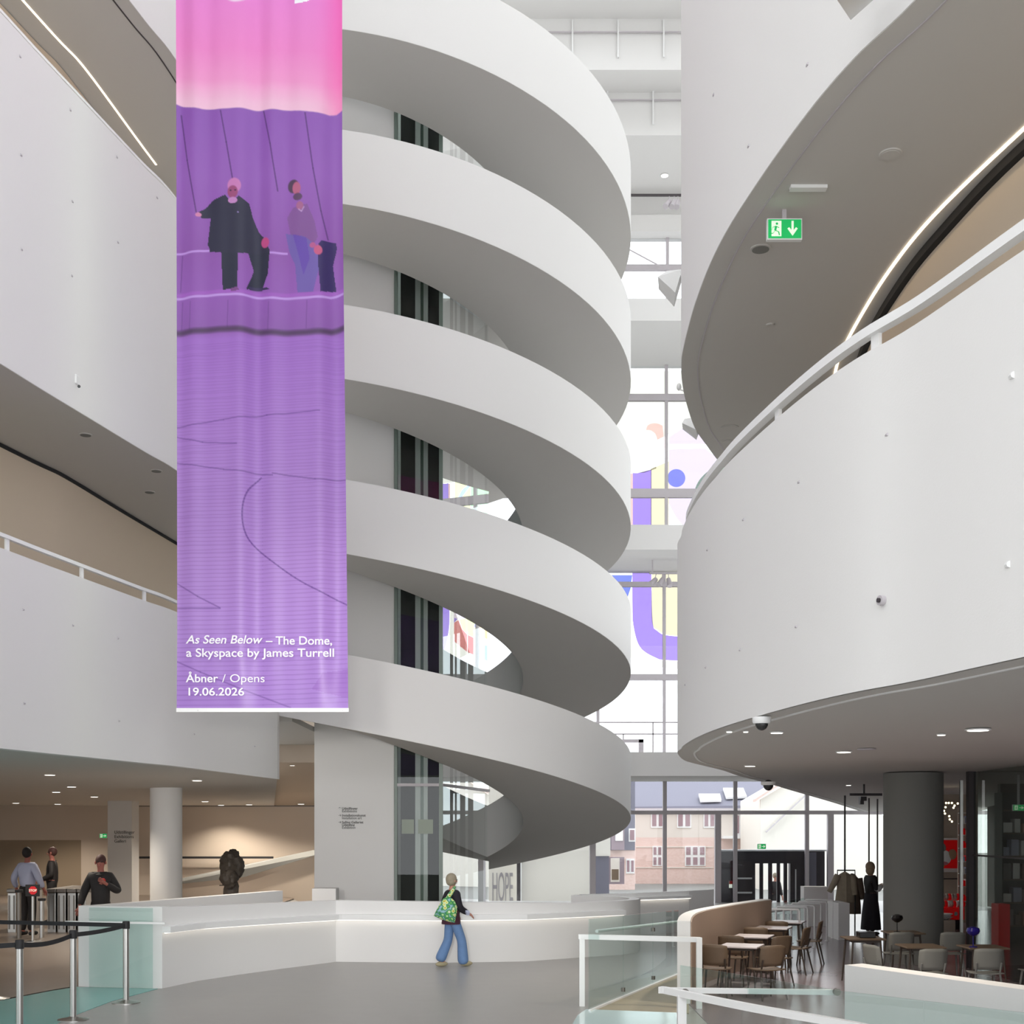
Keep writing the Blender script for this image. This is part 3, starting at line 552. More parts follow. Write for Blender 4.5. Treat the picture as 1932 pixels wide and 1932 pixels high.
# white display walls by the glass front
ws = tag(MB().box(XZ(984, 52), XZ(1113, 52), 52, 52.15, -.9, 4.4).build('white_screen', 'white_render'), 'tall blank white screen wall beyond the spiral by the street window', 'screen')
tag(MB().box(XZ(975, 51.8), XZ(982, 51.8), 51.7, 51.9, -.9, 4.4).build('dark_post', 'dark_frame'), 'dark post at the edge of the white screen beyond the spiral', 'post')
wt = thing('lettered_screen', (XZ(940, 52.8), 52.8, -.9), 'pale screen with tall thin grey HOPE letters beyond the spiral', 'screen')
MB().box(XZ(915, 52.8), XZ(975, 52.8), 52.8, 52.9, -.9, 4.3).build('panel', 'white_render', wt)
mat('text_pale', lin(160, 156, 160), .8); text('letters', 'HOPE', 1.75, 'text_pale', wt, (XZ(928, 52.78), 52.78, ZZ(1700, 52.78)), sx=.20)
od = thing('outdoor_display', (XZ(1135, 52), 52, -.9), 'white and grey display stand outside next to the white screen', 'display')
MB().box(XZ(1121, 52), XZ(1151, 52), 51.85, 52.1, ZZ(1615, 52), ZZ(1545, 52)).build('upper_panel', 'white_render', od)
MB().box(XZ(1121, 52), XZ(1149, 52), 51.9, 52.1, -.9, ZZ(1615, 52)).build('lower_panel', 'slate', od)
# ------------------------------------------------------------------ dark entrance
mat('portal_black', lin(52, 48, 54), .45)
PY = 42.2; d = thing('door_1', (XZ(1457, PY), PY, -.9), 'dark entrance box with a glazed revolving door', 'door'); d['kind'] = 'structure'
pz = lambda y: ZZ(y, PY)
def pb(x0, x1, y0, y1, dep=.2, out=0, nm='door_panel', m='portal_black'): return MB().box(XZ(x0, PY), XZ(x1, PY), PY-out, PY+dep, pz(y1), pz(y0)).build(nm, m, d)
pb(1358, 1425, 1606, 1750, .3); pb(1491, 1556, 1606, 1750, .3); pb(1425, 1491, 1606, 1629, .3)
pb(1356, 1558, 1603, 1606, .3, .1, 'door_head', 'white_paint')
for a, b_ in ((1433.5, 1440), (1450, 1457), (1466, 1472), (1479, 1485.5)): pb(a, b_, 1629, 1750, .1, 0, 'door_post')
lf = pb(1386, 1419, 1625, 1700, .02, .03, 'door_leaf', 'dark_frame')
for y in (1657, 1684): MB().box(XZ(1391, PY), XZ(1418, PY), PY-.10, PY-.05, pz(y+1.6), pz(y-1.6)).build('door_handle', 'white_paint', lf)
pb(1384.5, 1390, 1625, 1715, .05, .05, 'door_post', 'black_soft'); pb(1500, 1502, 1640, 1712, .02, .04, 'door_handle', 'white_paint'); pb(1524, 1540, 1608, 1750, .02, .02, 'door_pane', 'slate')
nt_ = thing('door_notice', (XZ(1378, PY-.06), PY-.06, .5), 'small white and red notice on the dark entrance panel', 'notice')
MB().box(XZ(1375, PY), XZ(1381, PY), PY-.05, PY-.04, pz(1675), pz(1662)).build('sheet', 'sign_white', nt_); mat('red_paint', lin(190, 30, 30), .5); MB().box(XZ(1375, PY), XZ(1381, PY), PY-.06, PY-.05, pz(1668), pz(1662)).build('red_band', 'red_paint', nt_)
# ------------------------------------------------------------------ banner
BYY = 18.0; NU, NV = 270, 1080
x0, x1, yt, yb = 330.0, 646.0, -300.0, 1340.0
uu, vv = np.meshgrid(np.linspace(0, 1, NU+1), np.linspace(0, 1, NV+1))
pyv = yt+(yb-yt)*vv; tw = np.clip(pyv/1340, 0, 1)
L_ = 330.5+2.5*tw; R_ = 645.0+12.0*np.clip((pyv-300)/1040, 0, 1)
pxv = L_+(R_-L_)*uu; pref = 331+315*uu
fold = .020*np.sin(uu*PI*2*2.1+.6)+.014*np.sin(uu*PI*2*4.3+1.2)+.008*np.sin(uu*40+vv*2)
fold *= 1.7*(.55+.45*np.cos((vv-.55)*2))*np.clip((1.02-vv)*9, .12, 1)
wx = (pxv-CX)*BYY/F; wz = EYE-(pyv-YH)*BYY/F; wy = BYY+fold+.0*wx
yb_line = np.interp(pref, [331, 345, 360, 380, 405, 430, 470, 500, 540, 575, 605, 622, 635, 646], [193, 198, 202, 205, 206.5, 206.5, 205.5, 205, 207, 211.5, 215.5, 216, 213, 206])
def L3(*c): return np.array(lin(*c))
img = np.zeros((NV+1, NU+1, 3))
def ramp(y, ys, cs): return np.stack([np.interp(y, ys, [c[k] for c in cs]) for k in range(3)], -1)
img[:] = ramp(pyv-yb_line+205, [-420, 0, 90, 150, 190, 205], [L3(222, 122, 206), L3(226, 126, 204), L3(232, 130, 198), L3(236, 150, 202), L3(238, 186, 214), L3(238, 192, 216)])
edge = np.exp(-((uu-1)/.10)**2); img = img*(1-edge[..., None]*.55)+L3(240, 70, 165)*edge[..., None]*.55
low = np.clip((pyv-yb_line)/2+.5, 0, 1)
purp = ramp(pyv, [200, 330, 470, 560, 620, 640, 760, 900, 1050, 1200, 1340], [L3(138, 84, 176), L3(146, 92, 180), L3(140, 84, 168), L3(146, 90, 178), L3(140, 90, 170), L3(160, 108, 198), L3(168, 120, 204), L3(174, 130, 208), L3(178, 136, 210), L3(172, 132, 206), L3(156, 116, 194)])
img = img*(1-low[..., None])+purp*low[..., None]
def line(pts, wd, col, k=.6):
    for (ax, ay), (bx, by) in zip(pts[:-1], pts[1:]):
        dx, dy = bx-ax, by-ay; t = np.clip(((pref-ax)*dx+(pyv-ay)*dy)/(dx*dx+dy*dy), 0, 1)
        dd = np.hypot(pref-ax-t*dx, pyv-ay-t*dy); a = np.clip(1-(dd/wd)**2, 0, 1)[..., None]*k; img[:] = img*(1-a)+L3(*col)*a
def poly(pts, col, k=1.0):
    n = len(pts); ins = np.zeros(pref.shape, bool)
    for i in range(n):
        ax, ay = pts[i]; bx, by = pts[(i+1) % n]
        if ay == by: continue
        c = ((ay > pyv) != (by > pyv)) & (pref < (bx-ax)*(pyv-ay)/(by-ay)+ax); ins ^= c
    img[ins] = img[ins]*(1-k)+L3(*col)*k
def dot(cx, cy, rx, ry, col, k=1.0):
    a = np.clip((1.15-((pref-cx)/rx)**2-((pyv-cy)/ry)**2)*3, 0, 1)[..., None]*k; img[:] = img*(1-a)+L3(*col)*a
for pts in (((340, 214), (352, 300), (370, 400)), ((417, 210), (428, 270), (440, 340)), ((497, 207), (510, 270), (524, 360)), ((577, 215), (592, 320), (606, 400), (618, 452))): line(pts, 1.8, (70, 36, 100), .8)
def hline(f, wd, col, k, lo=331, hi=647):
    yy = f(pref); a = np.clip(1-((pyv-yy)/wd)**2, 0, 1)*k*((pref >= lo) & (pref <= hi)); img[:] = img*(1-a[..., None])+L3(*col)*a[..., None]
def wf(y0): return lambda x: y0+3.3*np.sin((x-331)/315*7.2+2.6)-np.clip(x-622, 0, 30)*.28
def wave(y0): return [(x, y0+6*math.sin((x-331)/315*7.2+2.6)*.55+(-7 if x > 625 else 0)*(x-625)/20) for x in range(331, 648, 9)]
hline(wf(475), 2.6, (200, 158, 232), .85, 331, 542); hline(wf(554), 5, (170, 96, 200), .6); hline(wf(560), 3, (204, 166, 236), .8)
for x in (342, 358, 430, 505, 578): line([(x, 568), (x-2, 620)], 1.4, (100, 60, 130), .5)
line([(342, 480), (338, 548)], 1.4, (90, 50, 120), .6); hline(wf(625), 8, (70, 50, 78), .9)
rr = random.Random(3); y = 645.0
while y < 1338:
    k = (y-640)/700; sl = rr.uniform(-2, 6)*(1-k)-6*max(0, k-.75)
    line([(331, y-sl+7*(1-k)), (490, y+1), (648, y+sl-3)], 1.2, (110, 62, 150), .18+.34*k*rr.uniform(.6, 1)); y += 5+k*4.5
for pts in (((331, 823), (380, 834), (445, 838)), ((331, 872), (420, 886), (510, 896)), ((510, 892), (590, 905), (648, 905)), ((331, 805), (420, 792), (500, 782), (600, 776)), ((331, 1100), (370, 1125), (412, 1147)), ((331, 1147), (412, 1148)), ((331, 1248), (375, 1268), (450, 1300), (540, 1335))): line(pts, 1.8, (96, 52, 140), .6)
cv = bez([(488, 900), (465, 925), (455, 960), (458, 1000), (475, 1030), (520, 1068), (570, 1102), (648, 1142)], 6); line(cv, 1.8, (96, 52, 140), .75)
poly([(580, 1300), (600, 1270), (648, 1262), (648, 1318), (600, 1306)], (140, 86, 178), .5)
# two seated figures in the print
dk, dk2 = (36, 36, 62), (30, 34, 58)
poly([(372, 402), (388, 392), (402, 378), (425, 369), (437, 384), (452, 372), (470, 384), (476, 410), (486, 434), (496, 446), (490, 456), (478, 452), (470, 470), (398, 474), (391, 462), (397, 412), (380, 412)], dk)
poly([(417, 470), (450, 470), (448, 545), (420, 548)], dk2); poly([(464, 466), (490, 455), (508, 470), (504, 515), (492, 544), (464, 546), (477, 510)], dk2)
poly([(392, 455), (500, 450), (508, 474), (450, 480), (395, 475)], dk); poly([(468, 541), (500, 540), (508, 545), (470, 547)], (52, 40, 84)); poly([(436, 546), (448, 543), (452, 550), (436, 551)], (120, 70, 130))
dot(443, 352, 13, 14, (196, 120, 180)); dot(440, 364, 10, 12, (150, 70, 116)); dot(440, 380, 9, 6, (190, 130, 190)); dot(436, 361, 2, 1.6, (70, 30, 70)); dot(445, 361, 2, 1.6, (70, 30, 70)); dot(374, 405, 6, 4, (206, 130, 170)); dot(499, 456, 8, 10, (190, 70, 130)); dot(450, 403, 2, 1.5, (150, 130, 190))
poly([(541, 410), (553, 392), (580, 386), (594, 420), (600, 450), (590, 466), (565, 452), (548, 445)], (124, 82, 140), .75)
poly([(538, 440), (575, 448), (602, 470), (604, 500), (590, 552), (560, 552), (556, 500), (545, 476)], (104, 92, 168), .85); poly([(552, 442), (578, 450), (584, 490), (572, 520), (562, 480)], (96, 60, 168), .7)
poly([(601, 462), (607, 455), (632, 455), (634, 466), (626, 500), (632, 548), (604, 552), (600, 500)], (44, 24, 92)); 
dot(554, 352, 11, 13, (78, 56, 84)); dot(560, 356, 8, 12, (180, 96, 130)); dot(562, 372, 9, 7, (90, 60, 96)); dot(566, 389, 7, 8, (164, 98, 140)); line([(564, 396), (569, 400), (574, 392)], 1.6, (206, 170, 220)); dot(600, 474, 8, 9, (196, 88, 130)); dot(590, 465, 6, 5, (180, 88, 140))
# white lettering of which only the lower edge is seen
dot(446, -28, 32, 33, (244, 244, 250)); poly([(556, -60), (598, -60), (597, -2), (580, 6), (562, 8), (557, 8)], (244, 244, 250))
img = np.clip(img*1.02, 0, 1)
me = bpy.data.meshes.new('cloth'); W = NU+1
vs = np.stack([wx, wy, wz], -1).reshape(-1, 3)
i, j = np.meshgrid(np.arange(NU), np.arange(NV)); q = (j*W+i).ravel()
bn = thing('hanging_banner', (XZ(488, BYY), BYY, ZZ(1340, BYY)), 'long pink and purple exhibition banner hanging in front of the spiral', 'banner')
me.from_pydata([tuple(v) for v in (vs-np.array(bn.location)[None])], [], np.stack([q, q+W, q+W+1, q+1], -1).tolist())
ca = me.color_attributes.new('print', 'FLOAT_COLOR', 'POINT'); ca.data.foreach_set('color', np.concatenate([img.reshape(-1, 3), np.ones((W*(NV+1), 1))], 1).astype(np.float32).ravel())
me.polygons.foreach_set('use_smooth', [True]*len(me.polygons))
m = mat('banner_print', (1, 1, 1), .38, spec=.5); at_ = m.node_tree.nodes.new('ShaderNodeVertexColor'); at_.layer_name = 'print'; m.node_tree.links.new(at_.outputs[0], m.node_tree.nodes['Principled BSDF'].inputs[0])
me.materials.append(m); o = bpy.data.objects.new('cloth', me); COL.objects.link(o); o.parent = bn
MB().box(XZ(333, BYY), XZ(658, BYY), BYY-.012, BYY+.012, ZZ(1343.5, BYY), ZZ(1336, BYY)).build('bottom_bar', 'white_paint', bn)
ty = BYY-.055; ks = BYY/F
def bt_(nm, s, px, py, cap, bold=0, sh=0, wpx=None):
    o = text(nm, s, cap*ks/.70, 'text_white', bn, (XZ(px, ty), ty, ZZ(py, ty)), shear=sh, bold=bold, ext=.001)
    if wpx: k = wpx*ty/F/o.dimensions.x; o.data.transform(Matrix.Diagonal((k, 1, 1, 1)))
    return o
bt_('lettering', 'As Seen Below', 351, 1214, 15.5, .0022, .22, 145); bt_('lettering', '– The Dome,', 502, 1216, 15.5, .0022, 0, 125)
bt_('lettering', 'a Skyspace by James Turrell', 351, 1239, 15.5, .0022, 0, 279); bt_('lettering', 'Åbner', 351, 1287, 15, .0022, 0, 61); bt_('lettering', '/ Opens', 419, 1287, 15, 0, 0, 80); bt_('lettering', '19.06.2026', 351, 1312, 14.5, .0022, 0, 105)
for px in (374, 647): MB().lathe((XZ(px, BYY), BYY-.02, ZZ(1340.5, BYY)), [(.006, -.004), (.006, .004)], 8).build('bar_screw', 'grey_frame', bn)
# ------------------------------------------------------------------ unseen walls added to block and shape the daylight
struct(MB().box(-31, 17, -9.3, -9, 16, 27).build('wall_rear_blocker', 'white_plaster'))
struct(MB().box(-31, -7, -9.3, -9, 0, 16).build('wall_rear_blocker', 'white_plaster'))
struct(MB().box(16.2, 16.5, -9, 42, 9, 27).build('wall_right_blocker', 'white_plaster'))
struct(MB().box(-31.2, -31, -9, 43, 4.7, 27).build('wall_left_blocker', 'white_plaster'))
for k in range(9): struct(MB().box(-22, 16, -8+k*4.9, -8+k*4.9+2.4, 27.2, 28.2).build('beam_roof', 'white_plaster'))  # beams added out of view, spaced to cut the light from above
# ------------------------------------------------------------------ glass balustrades
gb1 = thing('glass_balustrade', (1.2, 18, 0), 'tall greenish glass balustrade beside the beige landing, with a white handrail behind', 'balustrade')
g0, g1 = Q(1110, 1905, 17.4), Q(1279, 1839, 21.7); g0.z = g1.z = -.02
t0, t1 = Q(1110, 1734, 17.4), Q(1279, 1717, 21.7)
for k in range(3):
    f = lambda a, b, u: a.lerp(b, u); u0, u1 = k/3+.002, (k+1)/3-.002
    if k == 0: MB().slab([f(g0, g1, u0), f(g0, g1, u1), f(t0, t1, u1), f(t0, t1, u0)], (.012, -.006, 0)).build('pane', 'green_glass', gb1)
    else: MB().slab([f(g0, g1, u0), f(g0, g1, u1), f(t0, t1, u1), f(t0, t1, u0)], (.012, -.006, 0)).build('pane', 'green_glass', gb1)
MB().tube([Q(1126, 1757, 17.9), Q(1280, 1739, 21.9)], .025).build('handrail', 'white_paint', gb1)
for u in (.33, .67):
    for zz in (.9, .12): p = f(g0, g1, u); MB().lathe((p.x+.01, p.y-.03, zz), [(.03, -.03), (.03, .03)], 12).build('glass_clamp', 'dark_steel', gb1)
MB().slab([g0+Vector((0, -.04, .02)), g1+Vector((0, -.04, .02)), g1+Vector((0, -.04, .05)), g0+Vector((0, -.04, .05))], (.03, -.03, 0)).build('base_strip', 'white_paint', gb1)
hr1 = thing('white_handrail', (1.0, 18, 0), 'square white handrail frame standing before the glass balustrade', 'railing')
a, b_ = Q(1092, 1767, 17.9), Q(1321, 1773, 17.6)
MB().bar(a, b_, .07, .07).build('rail_bar', 'white_paint', hr1)
for p, px in ((a, 1098), (b_, 1319)): MB().box(XZ(px, p.y)-.038, XZ(px, p.y)+.038, p.y-.04, p.y+.04, 0, p.z+.03).build('post', 'white_paint', hr1)
gb2 = thing('glass_balustrade', (2.5, 12, 0), 'low glass balustrade nearest the camera with a curved white handrail', 'balustrade')
A_, B_, C_ = Vector((1.784, 13.28, 1.1)), Vector((2.96, 11.2, 1.1)), Vector((4.05, 9.9, 1.1)); A2 = A_.lerp(B_, .42); C0 = B_.lerp(C_, .48); C1 = C_+(C_-B_)*.5
for p, q in ((A_, A2), (A2, B_), (B_, C0), (C0, C1)):
    d_ = (q-p).normalized()*.004; MB().slab([Vector((p.x, p.y, 0))+d_, Vector((q.x, q.y, 0))-d_, q-d_, p+d_], (.010, .006, 0)).build('pane', 'green_glass', gb2)
tip = Q(1242, 1867.5, 12.45)
fr_ = catmull([Q(1250, 1868, 12.4), Q(1420, 1902.5, 11.18), Q(1582, 1930.5, 10.33), Q(1800, 1975, 9.4)], 6)
MB().loft([[p+Vector((0, 0, -.035)), p+Vector((0, 0, .03)), p+Vector((.04, .05, .03)), p+Vector((.04, .05, -.035))] for p in [tip]+fr_], True, True).build('front_handrail', 'white_paint', gb2)
MB().bar(Q(1250, 1868, 12.42), Q(1578, 1872, 12.30), .06, .05).build('back_handrail', 'white_paint', gb2)
MB().box(XZ(1278, 12.2), XZ(1294, 12.2), 12.15, 12.25, 0, .93).build('post', 'white_paint', gb2)
for px, py, Y in ((1294, 1873, 12.35), (1580, 1872, 12.25)): 
    c = Q(px, py, Y-.06); MB().tube([c, c+Vector((0, .05, 0))], .035, 16).build('glass_clamp', 'dark_steel', gb2)
sw = tag(MB().slab([(3.42, 12.86, 0), (4.9, 10.1, 0), (4.9, 10.1, 1.15), (3.42, 12.86, 1.15)], (.22, .13, 0)).build('low_wall', 'white_plaster'), 'low white wall with flat top behind the near glass, in front of the dark tables', 'wall')
# ------------------------------------------------------------------ barrier posts with belts
def stanchion(px, py, ytop, Y, label):
    x = XZ(px, Y); zt = ZZ(ytop, Y); t = thing('barrier_post', (x, Y, 0), label, 'barrier post', 'belt barrier posts')
    MB().lathe((x, Y, 0), [(.20, .0), (.20, .015), (.07, .04), (.042, .052)], 32).build('base', 'steel', t)
    MB().lathe((x, Y, .045), [(.042, 0), (.042, zt-.10-.045)], 20).build('pole', 'steel', t)
    MB().lathe((x, Y, zt-.11), [(.052, 0), (.052, .10), (.045, .11)], 20).build('belt_head', 'black_soft', t); return t, Vector((x, Y, zt-.06))
pA, hA = stanchion(238, 1893, 1738, 18.2, 'polished steel barrier post nearest the white counter end')
pB, hB = stanchion(138, 1925, 1755, 16.6, 'polished steel barrier post in the middle of the black belt line')
pC, hC = stanchion(37, 1956, 1773, 15.3, 'polished steel barrier post nearest the camera')
pD, hD = stanchion(-8, 1886, 1738, 18.6, 'barrier post beside the turquoise strip of which only a rim of the base shows')
def belt(p, q, par, sag=.02):
    pts = [p.lerp(q, k/10)-Vector((0, 0, sag*4*(k/10)*(1-k/10))) for k in range(11)]
    MB().loft([[c+Vector((0, 0, -.03)), c+Vector((0, 0, .03)), c+Vector((.004, .004, .03)), c+Vector((.004, .004, -.03))] for c in pts], True, True).build('belt', 'black_tape', par)
belt(hA, hB, pA); belt(hB, hC, pB, .05); belt(hA+Vector((0, .02, 0)), Vector((-9.4, 18.7, 1.18)), pA, .0); belt(hC, Vector((-8.2, 14.7, 1.1)), pC)
# ------------------------------------------------------------------ gates and signs in the hall
mat('sign_red', lin(200, 30, 40), .5, emit=lin(200, 30, 40), es=.25); mat('gate_glass', lin(120, 112, 96), .15, metal=.6)
def gate(px, Y, label):
    x = XZ(px, Y); z0 = floor_z(x, Y); t = thing('turnstile_gate', (x, Y, z0), label, 'gate', 'entrance gates')
    MB().box(x-.09, x+.09, Y, Y+1.5, z0, z0+.86).build('body', 'steel', t, bevel=.015)
    MB().box(x-.10, x+.10, Y-.03, Y+1.53, z0+.86, z0+.94).build('lid', 'dark_steel', t, bevel=.012)
    MB().box(x+.09, x+.12, Y+.6, Y+.62, z0+.18, z0+.82).build('wing', 'gate_glass', t)
    for k in (-.05, .05): MB().box(x+k-.012, x+k+.012, Y-.02, Y, z0+.08, z0+.80).build('front_bar', 'dark_steel', t)
for px, l in ((97, 'steel entrance gate beside the man in the blue shirt'), (116, 'steel entrance gate second from the man in the blue shirt'), (135, 'steel entrance gate third from the man in the blue shirt'), (154, 'steel entrance gate next to the woman in the black coat'), (22, 'steel entrance gate to the other side of the man in the blue shirt')): gate(px, 26.6, l)
x, Y = XZ(62, 24.6), 24.6; z0 = floor_z(x, Y); t = thing('stop_sign_stand', (x, Y, z0), 'black sign with a red STOP octagon on a steel stand by the gates', 'sign')
MB().lathe((x, Y, z0), [(.16, 0), (.16, .015), (.03, .03), (.025, 1.05)], 20).build('stand', 'steel', t)
bd = MB().box(XZ(49, Y), XZ(75.5, Y), Y-.03, Y-.01, ZZ(1691, Y), ZZ(1669, Y)).build('board', 'black_soft', t)
c = Q(62, 1680, Y-.035); MB().slab([c+Vector((.085*math.cos(PI/8+k*PI/4), 0, .085*math.sin(PI/8+k*PI/4))) for k in range(8)], (0, .006, 0)).build('octagon', 'sign_red', bd)
text('stop_text', 'STOP', .065, 'sign_white', bd, (c.x, c.y-.004, c.z-.022), align='CENTER')
for px, yt, Y, l in ((36, 1678, 25.2, 'dark bollard by the shirted man at the hall gates'), (79, 1694, 25.4, 'steel bollard between the sign stand and the hall gates')):
    x = XZ(px, Y); z0 = floor_z(x, Y); t = thing('bollard', (x, Y, z0), l, 'bollard')
    MB().lathe((x, Y, z0), [(.045, 0), (.045, ZZ(yt, Y)-z0-.06)], 16).build('pole', 'steel' if px == 79 else 'dark_steel', t); MB().lathe((x, Y, ZZ(yt, Y)-.06), [(.075, 0), (.08, .05), (.0, .06)], 16).build('cap', 'black_soft', t)
def exit_sign(px, py, w_, h_, Y, label, hang=0, arrow='down', rz=0):
    c = Q(px, py, Y); W, Hh = w_*Y/F, h_*Y/F; t = thing('exit_sign', c, label, 'sign')
    MB().box(c.x-W/2, c.x+W/2, c.y-.01, c.y+.04, c.z-Hh/2, c.z+Hh/2).build('box', 'white_paint', t); y = c.y-.012
    MB().box(c.x-W*.47, c.x+W*.47, y-.004, y, c.z-Hh*.44, c.z+Hh*.44).build('green_face', 'green_sign', t); y -= .006
    MB().box(c.x-W*.38, c.x-W*.10, y-.004, y, c.z-Hh*.36, c.z+Hh*.36).build('door_mark', 'sign_white', t)
    r = MB(); P = lambda u, v: (c.x+(u)*Hh, v*Hh+c.z)
    for (u0, v0), (u1, v1), wd in (((-.42, .10), (-.46, -.10), .10), ((-.46, -.10), (-.30, -.16), .06), ((-.30, -.16), (-.26, -.32), .05), ((-.46, -.10), (-.56, -.24), .06), ((-.56, -.24), (-.70, -.24), .05), ((-.42, .10), (-.27, .02), .05), ((-.42, .10), (-.58, .04), .05), ((-.58, .04), (-.62, -.08), .045)):
        a, b_ = P(u0, v0), P(u1, v1); r.bar((a[0], y-.007, a[1]), (b_[0], y-.007, b_[1]), wd*Hh, .003)
    r.ell((c.x-.38*Hh, y-.007, c.z+.22*Hh), (.06*Hh, .003, .06*Hh), 12, 6); r.build('running_figure', 'green_sign', t, smooth=False)
    ar = [(-.05, .36), (.05, .36), (.05, -.08), (.16, .06), (.24, .0), (.0, -.34), (-.24, .0), (-.16, .06), (-.05, -.08)]
    if arrow == 'right': ar = [(-v, u) for u, v in ar]
    MB().slab([(c.x+W*.22+u*Hh, y-.004, c.z+v*Hh) for u, v in ar], (0, .004, 0)).build('arrow', 'sign_white', t)
    if hang: MB().box(c.x-.02, c.x+.02, c.y+.0, c.y+.03, c.z+Hh/2, c.z+Hh/2+hang).build('hanger', 'grey_frame', t)
    return t
exit_sign(1480, 433, 66, 40, 12.1, 'green running-man exit sign with a down arrow under the second-floor ceiling', max(.02, LZ['z2']-ZZ(413, 12.1)))
exit_sign(195, 1577, 14, 8.5, 40.95, 'small green exit sign on the beige hall wall', .0, 'right')
exit_sign(1437, 1597, 16, 10, 41.85, 'green exit sign above the dark entrance', .0, 'right')
# ------------------------------------------------------------------ bronze head
random.seed(5); hd = thing('bronze_head', (XZ(437, 28), 28, 0), 'rough dark bronze head sculpture on a neck behind the ramp wall', 'sculpture')
def lump(c, r, nm, seed, amp):
    from mathutils import noise as mn
    b = MB(); b.ell((0, 0, 0), r, 40, 28); v = []
    for p in b.v:
        q = Vector(p); k = 1+amp*.75*mn.noise(q*6+Vector((seed, 0, 0)))+amp*.65*mn.noise(q*19+Vector((0, seed, 0))); v.append(Vector(c)+q*k)
    b.v = [tuple(p) for p in v]; o = b.build(nm, 'bronze', hd); o.data.polygons.foreach_set('use_smooth', [True]*len(o.data.polygons)); return o
hx = XZ(437, 28); lump((hx, 28, ZZ(1634, 28)), (.27, .30, .35), 'skull', 1., .22); lump((hx-.02, 27.85, ZZ(1655, 28)), (.19, .22, .24), 'jaw', 4., .22); lump((hx-.01, 28, ZZ(1678, 28)), (.17, .17, .30), 'neck', 9., .2)
MB().box(hx-.3, hx+.3, 27.7, 28.3, 0, .95).build('plinth', 'white_plaster', hd); MB().bar((hx-.24, 27.85, ZZ(1670, 28)), (hx-.12, 27.9, ZZ(1670, 28)), .02).build('armature_bar', 'bronze', hd)
